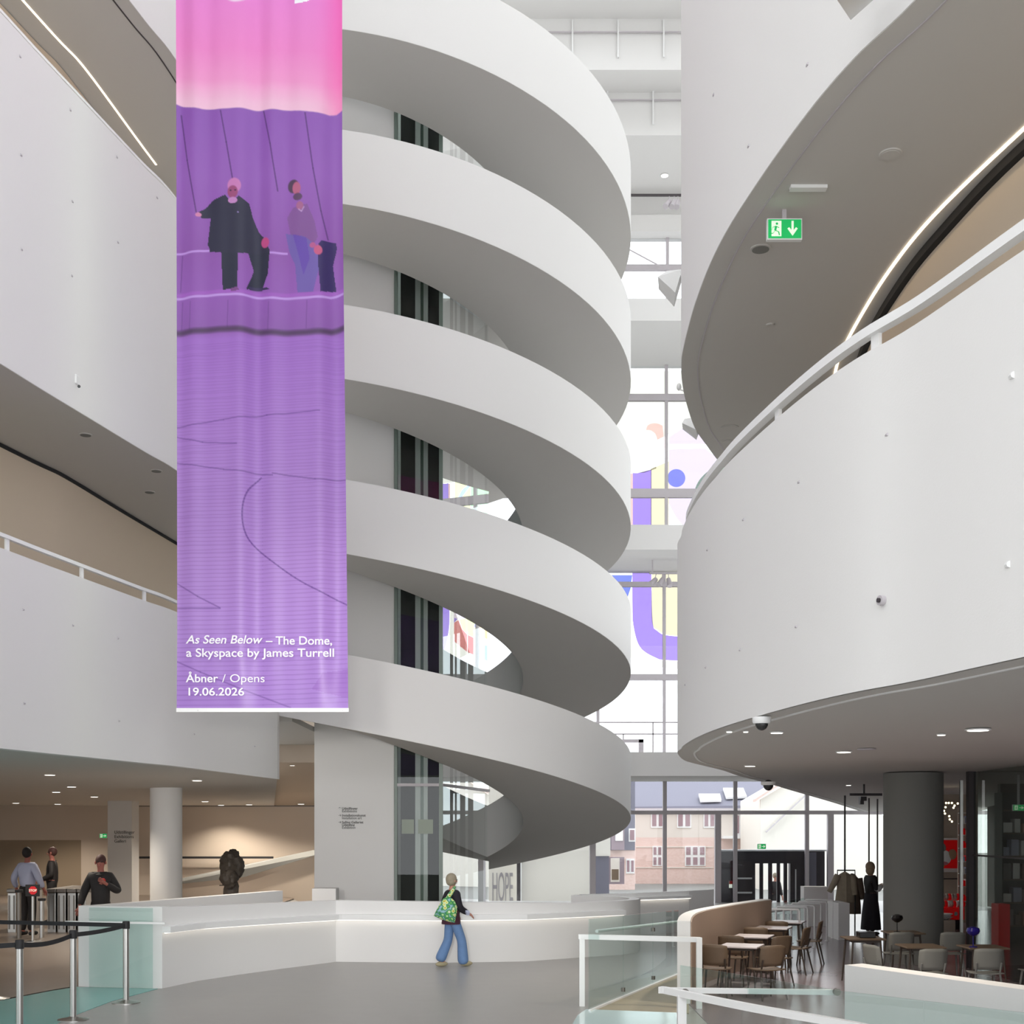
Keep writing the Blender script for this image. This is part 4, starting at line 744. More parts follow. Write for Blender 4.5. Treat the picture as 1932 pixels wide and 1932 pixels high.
# ------------------------------------------------------------------ people (local frame: facing -Y, x to the viewer's right)
def person(loc, rz, label, h=1.75, P={}, top='black_soft', trou='black_soft', hair='hair_dark', hairs=(.10, .115, .125), sk='skin', topr=1.0, legr=.085, hem=.075, jz=.80, shoe='black_soft', bob=0, skirt=None, sleeves=None, shins=True):
    r = thing('person', loc, label, 'person'); r.rotation_euler = (0, 0, rz); ORG[r.name] = Vector((0, 0, 0)); s_ = h/1.75
    J = dict(pel=(0, 0, .95), sp=(0, .0, 1.12), ch=(0, .0, 1.33), nb=(0, .01, 1.47), nk=(0, 0, 1.54), hl=(0, -.015, 1.60), hm=(0, -.005, 1.66), ht=(0, .0, 1.70))
    for k, sg in (('l', 1), ('r', -1)):
        J.update({'sh'+k: (.165*sg, .01, 1.405), 'el'+k: (.23*sg, .04, 1.15), 'wr'+k: (.25*sg, -.06, .92), 'hip'+k: (.09*sg, 0, .90), 'kn'+k: (.10*sg, -.02, .50), 'an'+k: (.10*sg, .03, .09), 'to'+k: (.115*sg, -.13, .035)})
    J.update(P); J = {k: Vector(v)*s_ for k, v in J.items()}
    RB = dict(pel=.125, sp=.115, ch=.135, nb=.065, nk=.052, hl=.066, hm=.082, ht=.060, sh=.062, el=.043, wr=.028, hip=.088, kn=.058, an=.040, to=.034)
    names = list(J); ix = {n: i for i, n in enumerate(names)}; V = [J[n] for n in names]; R_ = [RB.get(n, RB.get(n[:-1], .05))*s_ for n in names]
    E_ = [('pel', 'sp'), ('sp', 'ch'), ('ch', 'nb'), ('nb', 'nk'), ('nk', 'hl'), ('hl', 'hm'), ('hm', 'ht')]
    for k in 'lr': E_ += [('ch', 'sh'+k), ('sh'+k, 'el'+k), ('el'+k, 'wr'+k), ('pel', 'hip'+k), ('hip'+k, 'kn'+k), ('kn'+k, 'an'+k), ('an'+k, 'to'+k)]
    E2 = [(ix[a], ix[b]) for a, b in E_]
    for k, sg in (('l', 1), ('r', -1)):                         # hand: palm, four bent fingers and a thumb
        w_ = J['wr'+k]; d = (w_-J['el'+k]).normalized(); side = d.cross(Vector((0, 1, 0)));
        if side.length < .3: side = d.cross(Vector((1, 0, 0)))
        side.normalize(); nrm = d.cross(side).normalized()
        def av(p, rr_, par):
            V.append(p); R_.append(rr_*s_); E2.append((par, len(V)-1)); return len(V)-1
        pm = av(w_+d*.05*s_, .030, ix['wr'+k])
        for q, ln in zip((-.027, -.009, .009, .027), (.075, .088, .082, .064)):
            a = av(w_+(d*.085+side*q)*s_, .0105, pm); b_ = av(w_+(d*(.085+ln*.5)+side*q*1.1-nrm*.012)*s_, .009, a); av(w_+(d*(.085+ln*.85)+side*q*1.1-nrm*.035)*s_, .0075, b_)
        a = av(w_+(d*.06+side*.045*sg)*s_, .012, pm); av(w_+(d*.095+side*.055*sg-nrm*.02)*s_, .009, a)
    skin('body', V, E2, R_, sk, r, 2, ix['pel'])
    hc = (J['hl']+J['hm'])/2+Vector((0, 0, .03))*s_
    fd = Vector((0, -1, 0)) if 'face' not in P else J['face'].normalized()
    sd = fd.cross(Vector((0, 0, 1))).normalized(); Mh = Matrix((( -sd.x, -fd.x, 0), (-sd.y, -fd.y, 0), (0, 0, 1)))
    # hair cap pushed back from the face
    hb_ = MB(); hb_.ell(hc-fd*.028*s_+Vector((0, 0, .028))*s_, tuple(v*s_ for v in hairs), 18, 12, Mh)
    if bob: hb_.ell(hc-fd*.03*s_-Vector((0, 0, bob*.5))*s_, (hairs[0]*1.02*s_, hairs[1]*.9*s_, (hairs[2]*.6+bob*.4)*s_), 18, 12, Mh)
    hb_.build('hair', hair, r)
    MB().ell(hc+fd*.095*s_-Vector((0, 0, .02))*s_, (.013*s_, .013*s_, .022*s_), 8, 6).build('nose', sk, r)
    for q in (1, -1):
        MB().ell(hc+fd*.083*s_+sd*.032*q*s_+Vector((0, 0, .012))*s_, (.010*s_,)*3, 8, 6).build('eye', 'lens_dark', r)
        MB().ell(hc+sd*.085*q*s_-Vector((0, 0, .01))*s_, (.014*s_, .022*s_, .032*s_), 8, 6).build('ear', sk, r)
    MB().ell(hc+fd*.083*s_-Vector((0, 0, .055))*s_, (.024*s_, .012*s_, .007*s_), 8, 6).build('mouth', 'lips', r)
    # clothes
    t_ = topr
    TV = ['pel2', 'sp', 'ch', 'nb', 'shl', 'ell', 'wrl', 'shr', 'elr', 'wrr']; JJ = dict(J); JJ['pel2'] = Vector((J['pel'].x, J['pel'].y, jz*s_+.06))
    TR = [.165, .145, .155, .088, .080, .068, .050, .088, .068, .050]
    if sleeves == 'short': JJ['wrl'] = J['ell'].lerp(J['wrl'], .1); JJ['wrr'] = J['elr'].lerp(J['wrr'], .1)
    else: JJ['wrl'] = J['ell'].lerp(J['wrl'], .93); JJ['wrr'] = J['elr'].lerp(J['wrr'], .93)
    skin('jacket', [JJ[n] for n in TV], [(0, 1), (1, 2), (2, 3), (2, 4), (4, 5), (5, 6), (2, 7), (7, 8), (8, 9)], [q*t_*s_ for q in TR], top, r, 2, 0)
    if trou:
        JT = dict(J); JT['wa'] = J['pel'].lerp(J['sp'], .75); TV = ['pel', 'hipl', 'knl', 'anl', 'hipr', 'knr', 'anr', 'wa']
        skin('trousers', [JT[n]+(Vector((0, 0, -.05 if hem > .1 else .0)) if n[:2] == 'an' else Vector()) for n in TV], [(0, 1), (1, 2), (2, 3), (0, 4), (4, 5), (5, 6), (0, 7)], [q*s_ for q in (.140, .105, legr, hem, .105, legr, hem, .13)], trou, r, 2, 0)
    for k in 'lr':
        a, b_ = J['an'+k], J['to'+k]; dd = (b_-a); dd.z = 0
        MB().ell(a.lerp(b_, .42)*1.0-Vector((0, 0, max(a.lerp(b_, .42).z-.05*s_, 0))), (.048*s_, .135*s_, .05*s_), 14, 8, Matrix.Rotation(math.atan2(dd.x, -dd.y) if dd.length else 0, 3, 'Z')).build('shoe', shoe, r)
    return r, J
mat('hair_dark', lin(30, 24, 22), .7); mat('hair_grey', lin(150, 140, 120), .7, noise=.2, scale=40); mat('hair_blond', lin(150, 128, 104), .6, noise=.2, scale=40); mat('hair_short', lin(70, 40, 36), .7); mat('lips', lin(150, 80, 78), .5)
mat('denim', lin(104, 136, 180), .8, noise=.12, scale=12); mat('shirt_blue', lin(176, 180, 204), .75); mat('jacket_black', lin(28, 24, 34), .8); mat('coat_dark', lin(34, 30, 30), .75); mat('maroon', lin(74, 36, 52), .8); mat('trousers_dark', lin(30, 26, 26), .8); mat('beige_cloth', lin(180, 150, 120), .8); mat('shoe_tan', lin(170, 160, 130), .7)
# woman in jeans walking along the counter
WY = 22.95; wl_ = (XZ(853, WY), WY, 0)
jw, J = person(wl_, math.radians(122), 'person in flared blue jeans and black jacket walking past the counter with a green bag', 1.66,
    dict(anl=(.09, .24, .14), tol=(.09, .10, .05), knl=(.10, .03, .50), anr=(-.09, -.20, .07), tor=(-.09, -.36, .03), knr=(-.10, -.16, .50), wrl=(.20, -.16, 1.0), ell=(.25, .06, 1.14), wrr=(-.20, -.26, 1.02), elr=(-.25, -.02, 1.14)), 'jacket_black', 'denim', 'hair_grey', (.10, .112, .12), topr=1.12, jz=.86, legr=.092, hem=.118, shoe='shoe_tan', bob=.04)
ms = MB(); ms.lathe((0, .02, .78), [(.20, 0), (.185, .14), (.16, .30)], 20, 1., .85); ms.build('jacket_hem', 'maroon', jw, smooth=True)
mf = mat('floral', lin(90, 168, 84), .7); nt = mf.node_tree; vo = nt.nodes.new('ShaderNodeTexVoronoi'); vo.inputs['Scale'].default_value = 14; cr = nt.nodes.new('ShaderNodeValToRGB'); tc = nt.nodes.new('ShaderNodeTexCoord')
els = cr.color_ramp.elements; els[0].position = .0; els[0].color = (*lin(120, 96, 50), 1); els[1].position = .22; els[1].color = (*lin(214, 214, 70), 1)
for p_, c_ in ((.36, (226, 234, 206)), (.5, (96, 178, 80)), (.62, (40, 128, 76)), (.8, (150, 190, 200))): e = els.new(p_); e.color = (*lin(*c_), 1)
nt.links.new(tc.outputs['Object'], vo.inputs[0]); nt.links.new(vo.outputs['Distance'], cr.inputs[0]); nt.links.new(cr.outputs[0], nt.nodes['Principled BSDF'].inputs[0])
wb = thing('shoulder_bag', (XZ(846, 22.66), 22.66, .75), 'green flowered cloth bag hanging from the shoulder of the walking person', 'bag')
Yb = 22.66; out = [(838, 1694), (850, 1693), (858, 1700), (863, 1712), (862, 1722), (858, 1741), (846, 1739), (834, 1735), (818, 1728), (826, 1712), (833, 1700)]
b = MB(); n = len(out); cx_, cy_ = 844, 1717
rws = []
for k, (sc, dy) in enumerate(((.0, -.085), (.55, -.075), (.88, -.045), (1, 0), (.9, .04), (.5, .06), (.0, .065))): rws.append([Q(cx_+(x-cx_)*sc, cy_+(y-cy_)*sc, Yb)+Vector((0, dy, 0)) for x, y in out])
b.loft(rws, True); b.sm = True; b.build('pouch', 'floral', wb)
MB().tube([Q(843, 1697, Yb-.02), Q(849, 1688, Yb+.02), Q(855, 1679, Yb+.10), Q(858, 1673, Yb+.22)], [.035, .04, .035, .02], 8).build('strap', 'floral', wb)
tag(MB().obox(Q(882, 1722, 22.72), (.06, .10, .05), .3, .4).build('folded_paper', 'shirt_blue'), 'small pale folded paper in the hand of the walking person', 'paper')
# woman in black by the clothes rack
BW = 29.45; bw, J = person((XZ(1643, BW), BW, 0), math.radians(105), 'person with blond bob in a long black skirt standing by the clothes rack', 1.68, dict(elr=(-.22, -.02, 1.14), wrr=(-.12, -.26, 1.22), ell=(.22, -.02, 1.14), wrl=(.12, -.24, 1.20)), 'coat_dark', 'trousers_dark', 'hair_blond', (.105, .118, .125), jz=.9, bob=.13, sleeves='short', shoe='coat_dark')
MB().lathe((0, 0, .14), [(.27, 0), (.24, .35), (.19, .70), (.155, .86)], 24, .95, .85).build('skirt', 'jacket_black', bw, smooth=True)
for k in 'lr': MB().tube([J['el'+k]+(J['sh'+k]-J['el'+k])*.1, J['el'+k].lerp(J['wr'+k], .3), J['el'+k].lerp(J['wr'+k], .75)], [.07, .085, .05], 12).build('sleeve', 'white_paint', bw)
# people in the hall
Y = 26.0; x = XZ(52, Y); person((x, Y, floor_z(x, Y)), math.radians(165), 'person in a pale blue shirt and dark trousers seen from behind at the gates', 1.79, dict(ell=(.30, .05, 1.16), elr=(-.30, .05, 1.16), wrl=(.33, -.10, .95), wrr=(-.30, -.10, .95)), 'shirt_blue', 'trousers_dark', 'hair_dark', (.092, .105, .115), 'skin_ruddy', topr=1.06, jz=.90)
Y = 29.2; x = XZ(98, Y); person((x, Y, floor_z(x, Y)), math.radians(-80), 'person in a dark coat standing in profile behind the gates', 1.74, dict(wrl=(.16, -.24, 1.02), wrr=(-.16, -.22, 1.0)), 'coat_dark', 'trousers_dark', 'hair_short', (.090, .105, .112), 'skin_ruddy')
Y = 22.6; x = XZ(190, Y); ph, J = person((x, Y, floor_z(x, Y)), math.radians(12), 'person in a black hooded coat with a red badge and one hand at the chest', 1.84, dict(ell=(.30, .02, 1.14), wrl=(.10, -.20, 1.30), elr=(-.28, .02, 1.14), wrr=(-.33, -.12, .90)), 'coat_dark', 'trousers_dark', 'hair_short', (.090, .10, .108), 'skin_ruddy', topr=1.12, jz=.78)
MB().lathe((0, .03, 1.47), [(.13, 0), (.15, .05), (.11, .10)], 18).build('hood', 'coat_dark', ph, smooth=True); MB().ell((.06, -.185, 1.42), (.045, .02, .04), 12, 8).build('badge', 'red_paint', ph); MB().ell((-.06, -.10, .86), (.12, .08, .09), 14, 8).build('bag_pouch', 'beige_cloth', ph)
Y = 45.6; person((XZ(1463, Y), Y, -.9), 0.3, 'person standing outside behind the dark entrance doors', 1.72, {}, 'coat_dark', 'trousers_dark', 'hair_grey', (.095, .105, .115))
# ------------------------------------------------------------------ ceiling fittings
def disc(name, c, r, label, cat, group, face, rim='white_paint', lamp=0, col=(1, .90, .77)):
    t = thing(name, c, label, cat, group)
    MB().lathe((c.x, c.y, c.z-.012), [(r, 0), (r, .014)], 24).build('trim_ring', rim, t)
    MB().lathe((c.x, c.y, c.z-.016), [(r*.8, 0), (r*.8, .004)], 24).build('lens', face, t)
    if lamp:
        l = bpy.data.lights.new('lamp', 'SPOT'); l.energy = lamp; l.spot_size = 2.3; l.spot_blend = .6; l.shadow_soft_size = .08; l.color = col
        o = bpy.data.objects.new('lamp', l); COL.objects.link(o); o.location = (c.x, c.y, c.z-.04)
    return t
def on_hall(px, py):
    Y = 30.0
    for _ in range(40):
        t = max(0, min(1, (Y-20)/21.)); z = 3.585-.35*t; Y = .5*Y+.5*min(40.2, F*(z-EYE)/(YH-py))
    return Vector((XZ(px, Y), Y, 3.585-.35*max(0, min(1, (Y-20)/21.))-.012))
for px, py, l in ((94, 1460, 'over the hall gates, largest of the hall'), (135, 1483, 'second from the hall edge over the gates'), (106, 1493, 'over the man in the blue shirt'), (178, 1502, 'above the square pillar'), (372, 1471, 'beside the round white column'), (109, 1516, 'close to the hall back wall over the recess'), (387, 1511, 'behind the round column near the back wall'), (417, 1518, 'above the bronze head'), (568, 1516, 'close to the white pillar at the back wall'), (470, 1517, 'between the bronze head and the white pillar'), (30, 1514, 'over the dark recess')):
    c = on_hall(px, py); disc('downlight', c, .11, 'lit round ceiling downlight '+l, 'ceiling light', 'hall downlights', 'lamp_on', lamp=400 if py > 1505 else 420)
disc('downlight', Vector((XZ(552, 35.6), 35.6, 4.30)), .11, 'lit ceiling downlight under the spiral between balcony end and white pillar', 'ceiling light', 'hall downlights', 'lamp_on', lamp=160)
def on_z(px, py, z): return Qz(px, py, z)
for px, py, r, l in ((1376, 1379, .035, 'tiny, by the dome camera'), (1407, 1379, .03, 'tiny, next to the dome camera base'), (1465.5, 1381, .075, 'just past the dome camera'), (1592, 1418, .11, 'in front of the round grey column'), (1604, 1431.5, .07, 'second in front of the grey column'), (1415, 1444.5, .10, 'near the thin white edge line'), (1845, 1376, .13, 'largest of the cafe ceiling'), (1776, 1385, .05, 'beside the largest of the cafe ceiling'), (1586, 1487, .11, 'near the track spotlight'), (1601, 1481, .07, 'above the track spotlight')):
    disc('downlight', on_z(px, py, 3.572), r, 'lit round cafe ceiling downlight '+l, 'ceiling light', 'cafe downlights', 'lamp_on', lamp=380 if r > .09 else 0)
for px, py, r, l in ((1515.5, 1429, .16, 'flat dark vent in the cafe ceiling'), (1573.5, 1483.6, .11, 'small grey smoke detector by the cafe ceiling edge'), (1635, 1413, .12, 'grey round detector in front of the grey column')):
    disc('ceiling_detector', on_z(px, py, 3.572), r, l, 'ceiling fitting', None, 'grey_frame' if py != 1429 else 'dark_frame', 'grey_frame')
for px, py, r, l in ((1680, 290, .10, 'white ring fitting high on the second-floor ceiling'), (1435, 469, .11, 'grey round loudspeaker under the green exit sign'), (1377, 806, .13, 'pale ring fitting low on the second-floor ceiling'), (1372, 832, .09, 'dim round fitting just over the handrail'), (1453, 612, .05, 'small dim fitting in the middle of the second-floor ceiling')):
    disc('ceiling_fitting', on_z(px, py, LZ['z2']-.006), r, l, 'ceiling fitting', None, 'soffit_plaster' if py != 469 else 'concrete_grey', 'soffit_plaster')
c = on_z(1525, 352, LZ['z2']-.006); t = thing('ceiling_vent', c, 'long curved vent slot above the green exit sign', 'vent')
MB().box(c.x-.17, c.x+.17, c.y-.04, c.y+.04, c.z-.03, c.z).build('flap', 'white_paint', t); MB().box(c.x-.17, c.x+.17, c.y+.04, c.y+.055, c.z-.01, c.z+.0).build('slot', 'dark_frame', t)
for px, py, l in ((161.5, 820, 'grey round fitting under the second-floor edge by the white camera'), (295, 888, 'small ring fitting under the second floor close to the banner'), (282, 928, 'dim round fitting under the second floor near the dark wall joint')):
    disc('ceiling_fitting', on_z(px, py, LZ['z2']-.006), .10, l, 'ceiling fitting', None, 'concrete_grey', 'soffit_plaster')
c = on_z(1254, 331, 23.71); disc('downlight', c, .14, 'lit round downlight under the roof edge between spiral and balcony', 'ceiling light', None, 'lamp_on')
def dome(px, py, z, l, r=.085):
    c = on_z(px, py, z); t = thing('dome_camera', c, l, 'camera'); MB().lathe((c.x, c.y, c.z-.06), [(r*.9, 0), (r, .02), (r, .06)], 24).build('housing', 'white_paint', t); MB().ell((c.x, c.y, c.z-.06), (r*.7, r*.7, r*.75), 18, 10).build('dome', 'lens_dark', t)
dome(1437, 1353, 3.58, 'white dome camera with black eye under the cafe ceiling edge'); dome(1449.6, 1475, 3.36, 'dark dome camera on the cafe ceiling rim by the street window', .13); 
def spot(root, c, d, ln=.22, r=.06, m='white_paint'):
    c = Vector(c); d = Vector(d).normalized(); g = MB(); g.tube([c, c+d*ln], [r*.8, r], 14).build('head', m, root); MB().tube([c+Vector((0, 0, .16)), c+d*ln*.3], .012, 8).build('bracket', m, root)
def track(px0, px1, py, Y, label, heads, m):
    z = ZZ(py, Y); t = thing('track_light', (XZ((px0+px1)/2, Y), Y, z), label, 'track light')
    MB().box(XZ(px0, Y), XZ(px1, Y), Y-.03, Y+.03, z-.02, z+.04).build('track_bar', m, t)
    if Y > 40: MB().box(XZ(px1, Y)-.12, XZ(px1, Y)-.08, Y-.02, Y+.02, z, zf(1078)+.01).build('hanger', m, t); MB().box(XZ(px0, Y)+.08, XZ(px0, Y)+.12, Y-.02, Y+.02, z, zf(1078)+.01).build('hanger', m, t)
    for px, dx in heads: spot(t, (XZ(px, Y), Y, z-.18), (dx, -.5, -.8), .30, .09, 'grey_frame')
track(1150, 1300, 369, 38.35, 'dark ceiling track with three small spotlights under the roof edge', ((1263, -.5), (1272, -.3), (1279, -.2)), 'dark_frame')
track(1225, 1285, 1082, 40.2, 'three small spotlights in front of the purple window film', ((1238, -.9), (1250, -.5), (1261, .1)), 'grey_frame')
Y = 30.0; z = ZZ(1499, Y); t = thing('track_light', (XZ(1634, Y), Y, z), 'dark track with one square spotlight beside the grey column', 'track light')
MB().box(XZ(1603, Y), XZ(1664, Y), Y-.03, Y+.03, z-.03, z+.03).build('track_bar', 'dark_frame', t); MB().box(XZ(1630, Y)-.02, XZ(1630, Y)+.02, Y-.02, Y+.02, z, 3.6).build('hanger', 'dark_frame', t)
MB().box(XZ(1622, Y), XZ(1633, Y), Y-.1, Y+.1, ZZ(1511, Y), ZZ(1503, Y)).build('head', 'dark_frame', t); MB().obox(Q(1625, 1513, Y), (.09, .14, .12)).build('lamp_body', 'dark_frame', t)
# wedge loudspeakers and cameras on the white walls
def wedge(K, label):
    t = thing('loudspeaker', Q(*K['A'][:2], K['A'][2]), label, 'loudspeaker'); N = list('ABCDEFG'); V = [Q(*K[n]) for n in N]
    V += [V[1]+Vector((0, .12, -.12)), V[2]+Vector((0, .10, -.10))]
    f = lambda q: tuple('ABCDEFGHI'.index(c) for c in q)
    b = MB(); b.add(V, [f(q) for q in ('ABCD', 'ADEF', 'DCGE', 'ABHF', 'BCIH', 'CGI', 'FHIGE')]); b.build('cabinet', 'white_paint', t); return t
t = wedge(dict(A=(1241, 522, 17.65), B=(1258, 511, 17.9), C=(1287, 508, 18.0), D=(1274, 552, 17.4), E=(1272, 579, 17.75), F=(1243, 546, 17.95), G=(1285, 534, 17.95)), 'white wedge loudspeaker on a bracket between spiral and balcony wall')
MB().bar(Q(1283, 516, 17.95), Q(1302, 521, 17.6), .05).build('bracket', 'white_paint', t); MB().box(XZ(1297, 17.5), XZ(1303, 17.5), 17.5, 17.55, ZZ(560, 17.5), ZZ(505, 17.5)).build('cable_plate', 'white_paint', t)
t = wedge(dict(A=(1287, 798, 19.0), B=(1292, 790, 19.2), C=(1326, 786, 19.35), D=(1314, 811, 18.85), E=(1314, 830, 19.1), F=(1288, 810, 19.3), G=(1322, 806, 19.3)), 'white wedge loudspeaker half behind the balcony edge in front of the lilac window')
MB().bar(Q(1310, 800, 19.3), Q(1335, 815, 19.4), .05).build('bracket', 'white_paint', t)
t = wedge(dict(A=(1570, -14, 8.7), B=(1600, -60, 9.0), C=(1650, -60, 9.05), D=(1640, -14, 8.6), E=(1650, -2, 9.3), F=(1605, 38, 9.5), G=(1655, -6, 9.35)), 'wedge loudspeaker on the second-floor wall high above the green exit sign')
MB().bar(Q(1620, -24, 9.2), Q(1640, -24, 9.6), .04).build('bracket', 'white_paint', t)
Y = 18.2; t = thing('security_camera', Q(146, 722, Y), 'small white security camera on the tall second-floor wall', 'camera')
MB().tube([Q(138, 716, Y+.25), Q(138, 720, Y-.12)], .035, 12).build('mount', 'white_paint', t); MB().box(XZ(138, Y)-.0, XZ(157, Y), Y-.28, Y-.05, ZZ(736, Y), ZZ(718, Y)).build('body', 'white_paint', t, bevel=.015); MB().tube([Q(149, 729, Y-.27), Q(149, 729, Y-.30)], .022, 12).build('lens', 'lens_dark', t)
t = thing('security_camera', Q(1281, 730, 17.9), 'small pale camera at the balcony edge above the coloured window', 'camera'); MB().ell(Q(1281, 730, 17.8), (.035, .05, .05), 12, 8).build('body', 'white_paint', t); MB().bar(Q(1283, 735, 17.8), Q(1292, 738, 17.45), .02).build('arm', 'white_paint', t)
# small wall fixings
def at_px(P, px):
    for a, b_ in zip(P[:-1], P[1:]):
        pa_, pb_ = CX+F*a.x/a.y, CX+F*b_.x/b_.y
        if (pa_-px)*(pb_-px) <= 0 and pa_ != pb_: return a.lerp(b_, (px-pa_)/(pb_-pa_))
    return P[nearest(P, px)]
BAL = [o for o in COL.objects if o.name.startswith('curved_balcony')]
def fix(par, P, L, r=.014, m='grey_frame'):
    for px, py in L:
        p = at_px(P, px); c = Vector((p.x, p.y, ZZ(py, p.y))); v = Vector((-p.x*.0, -1, 0)); MB().tube([c-v*.01+Vector((0, .02, 0)), c+v*.012], r, 8).build('fixing_point', m, par)
bl_ = lambda k: next(o for o in BAL if k in o['label'])
fix(bl_('tall white curved wall'), LC, ((37, 106), (132, 207), (220, 296), (39, 292), (136, 380), (222, 457), (296, 373), (40, 470), (135, 520)))
fix(bl_('above the entrance hall'), LC, ((43, 1150), (137, 1180), (222, 1204), (45, 1327), (224, 1360), (366, 1385), (480, 1408)))
fix(bl_('over the cafe'), R1, ((1674, 820), (1508, 909), (1403, 980), (1335, 1037), (1503, 1182), (1397, 1226), (1332, 1259), (1293, 1292)), .012); fix(bl_('over the cafe'), R1, ((1912, 708), (1904, 1065)), .022, 'white_paint')
fix(bl_('green exit sign'), RC, ((1524, 121), (1413, 275), (1347, 178)), .012)
p = at_px(R1, 1667); c = Vector((p.x, p.y, ZZ(1133, p.y))); t = thing('wall_socket', c, 'round metal fitting in the big white cafe balcony front', 'wall fitting'); MB().tube([c+Vector((.02, .01, 0)), c+Vector((-.035, -.01, 0))], .038, 16).build('ring', 'grey_frame', t); MB().tube([c+Vector((-.03, -.01, 0)), c+Vector((-.05, -.015, 0))], .018, 10).build('core', 'dark_frame', t)
# ------------------------------------------------------------------ cafe tables and chairs
def chair(label, group, shell, m2):
    r = local('cafe_chair', label, 'chair', group)                # faces +Y, origin on the floor
    st = MB(); rows = []
    for j in range(7):
        y = -.21+j*.07; w_ = .21+.02*math.sin(j/6*PI); rows.append([Vector((x*w_, y, .45+.012*abs(x)**2-.012*math.sin(j/6*PI)+(.0 if j < 6 else -.012))) for x in (-1, -.6, -.2, .2, .6, 1)])
    st.loft(rows); o = st.build('seat', shell, r, smooth=True); md = o.modifiers.new('t', 'SOLIDIFY'); md.thickness = .018
    bk = MB(); rows = []
    for j in range(7):
        u = j/6; w_ = .215*(1-.10*abs(u-.55)); rows.append([Vector((x*w_, -.19-.05*u-.05*(1-x*x)*.9+.04, .50+.31*u-(.02 if j == 6 and abs(x) > .9 else 0))) for x in (-1, -.6, -.2, .2, .6, 1)])
    bk.loft(rows); o = bk.build('backrest', shell, r, smooth=True); md = o.modifiers.new('t', 'SOLIDIFY'); md.thickness = .016
    for sx in (-1, 1):
        MB().tube([(sx*.17, .15, .44), (sx*.21, .21, 0)], [.017, .012], 10).build('leg', m2, r)
        MB().tube([(sx*.17, -.14, .44), (sx*.21, -.24, 0)], [.017, .012], 10).build('leg', m2, r)
        MB().tube([(sx*.17, -.14, .44), (sx*.175, -.20, .60)], .014, 8).build('back_support', m2, r)
    MB().tube([(-.17, .0, .43), (.17, .0, .43)], .014, 8).build('seat_frame', m2, r); return r
def table(label, group, top, leg):
    r = local('cafe_table', label, 'table', group); MB().box(-.30, .30, -.30, .30, .715, .74).build('tabletop', top, r, bevel=.006)
    for sx, sy in ((-1, -1), (1, -1), (1, 1), (-1, 1)): MB().tube([(sx*.22, sy*.22, .715), (sx*.27, sy*.27, 0)], [.018, .013], 8).build('leg', leg, r)
    MB().box(-.23, .23, -.23, .23, .675, .715).build('frame', leg, r); return r
c0 = chair('x', 'wooden chairs along the curved wall', 'wood_brown', 'wood_dark'); t0_ = table('x', 'white tables along the curved wall', 'table_white', 'wood_dark')
mat('grey_shell', lin(128, 128, 122), .6); c1 = chair('x', 'grey chairs before the column', 'grey_shell', 'concrete_grey'); t1_ = table('x', 'dark tables before the column', 'wood_brown', 'wood_dark')
used = {}
def put(o, x, y, rz, label):
    if o.name not in used: used[o.name] = 1; o.location = (x, y, .01); o.rotation_euler = (0, 0, math.radians(rz)); o['label'] = label; return o
    return copy_tree(o, (x, y, .01), math.radians(rz), label)
for x, y, l in ((3.52, 19.2, 'nearest the white handrail'), (4.02, 20.85, 'second from the white handrail'), (4.72, 22.6, 'third from the white handrail'), (5.30, 24.0, 'farthest, next to the white hoop rails')): put(t0_, x, y, -22, 'square white-topped cafe table by the curved wall, '+l)
for x, y, rz, l in ((3.05, 18.72, -20, 'with its back to the glass, nearest the white handrail post'), (3.78, 18.6, 20, 'with a pale seat nearest the glass balustrade'), (3.58, 20.25, -20, 'at the second table against the brown wall'), (4.22, 20.15, 30, 'at the second table on the aisle side'), (4.30, 21.9, -20, 'at the third table against the brown wall'), (4.95, 21.8, 60, 'at the third table beside the aisle'), (4.96, 23.3, -20, 'at the farthest table against the brown wall'), (5.52, 23.2, 70, 'at the farthest table next to the hoop rails')): put(c0, x, y, rz, 'brown wooden cafe chair '+l)
for x, y, l in ((6.25, 19.15, 'under the blue lamp'), (7.15, 19.0, 'next to the glass partition'), (6.75, 21.6, 'in front of the round column'), (5.75, 20.5, 'beside the aisle with a black box on it')): put(t1_, x, y, 0, 'square dark cafe table '+l)
for x, y, rz, l in ((6.02, 18.1, 4, 'turned away, first behind the low white wall'), (6.86, 18.15, -4, 'turned away, second behind the low white wall'), (5.50, 18.6, -70, 'side-on at the aisle corner of the dark tables'), (6.45, 20.9, 0, 'at the foot of the round column'), (7.30, 20.9, 0, 'between round column and glass partition'), (7.75, 18.4, 8, 'close to the dark glass partition')): put(c1, x, y, rz, 'grey shell cafe chair '+l)
def lamp(x, y, z, m, l):
    t = thing('table_lamp', (x, y, z), l, 'lamp'); MB().lathe((x, y, z), [(.06, 0), (.06, .012), (.01, .02)], 20).build('base', m, t); MB().lathe((x, y, z+.015), [(.008, 0), (.008, .17)], 10).build('stem', m, t)
    MB().lathe((x, y, z+.17), [(.03, 0), (.085, .04), (.10, .075), (.085, .12), (.03, .14)], 24).build('lamp_shade', m, t)
mat('blue_gloss', lin(36, 26, 120), .2); mat('black_gloss', lin(20, 16, 18), .2)
lamp(6.95, 18.85, .75, 'blue_gloss', 'small glossy blue mushroom lamp on a dark cafe table'); lamp(6.62, 21.5, .75, 'black_gloss', 'small black mushroom lamp on the table before the column')
tag(MB().box(5.66, 5.92, 20.35, 20.6, .752, .85).build('black_box', 'black_gloss', bevel=.01), 'small black box lying on the dark table beside the aisle', 'box')
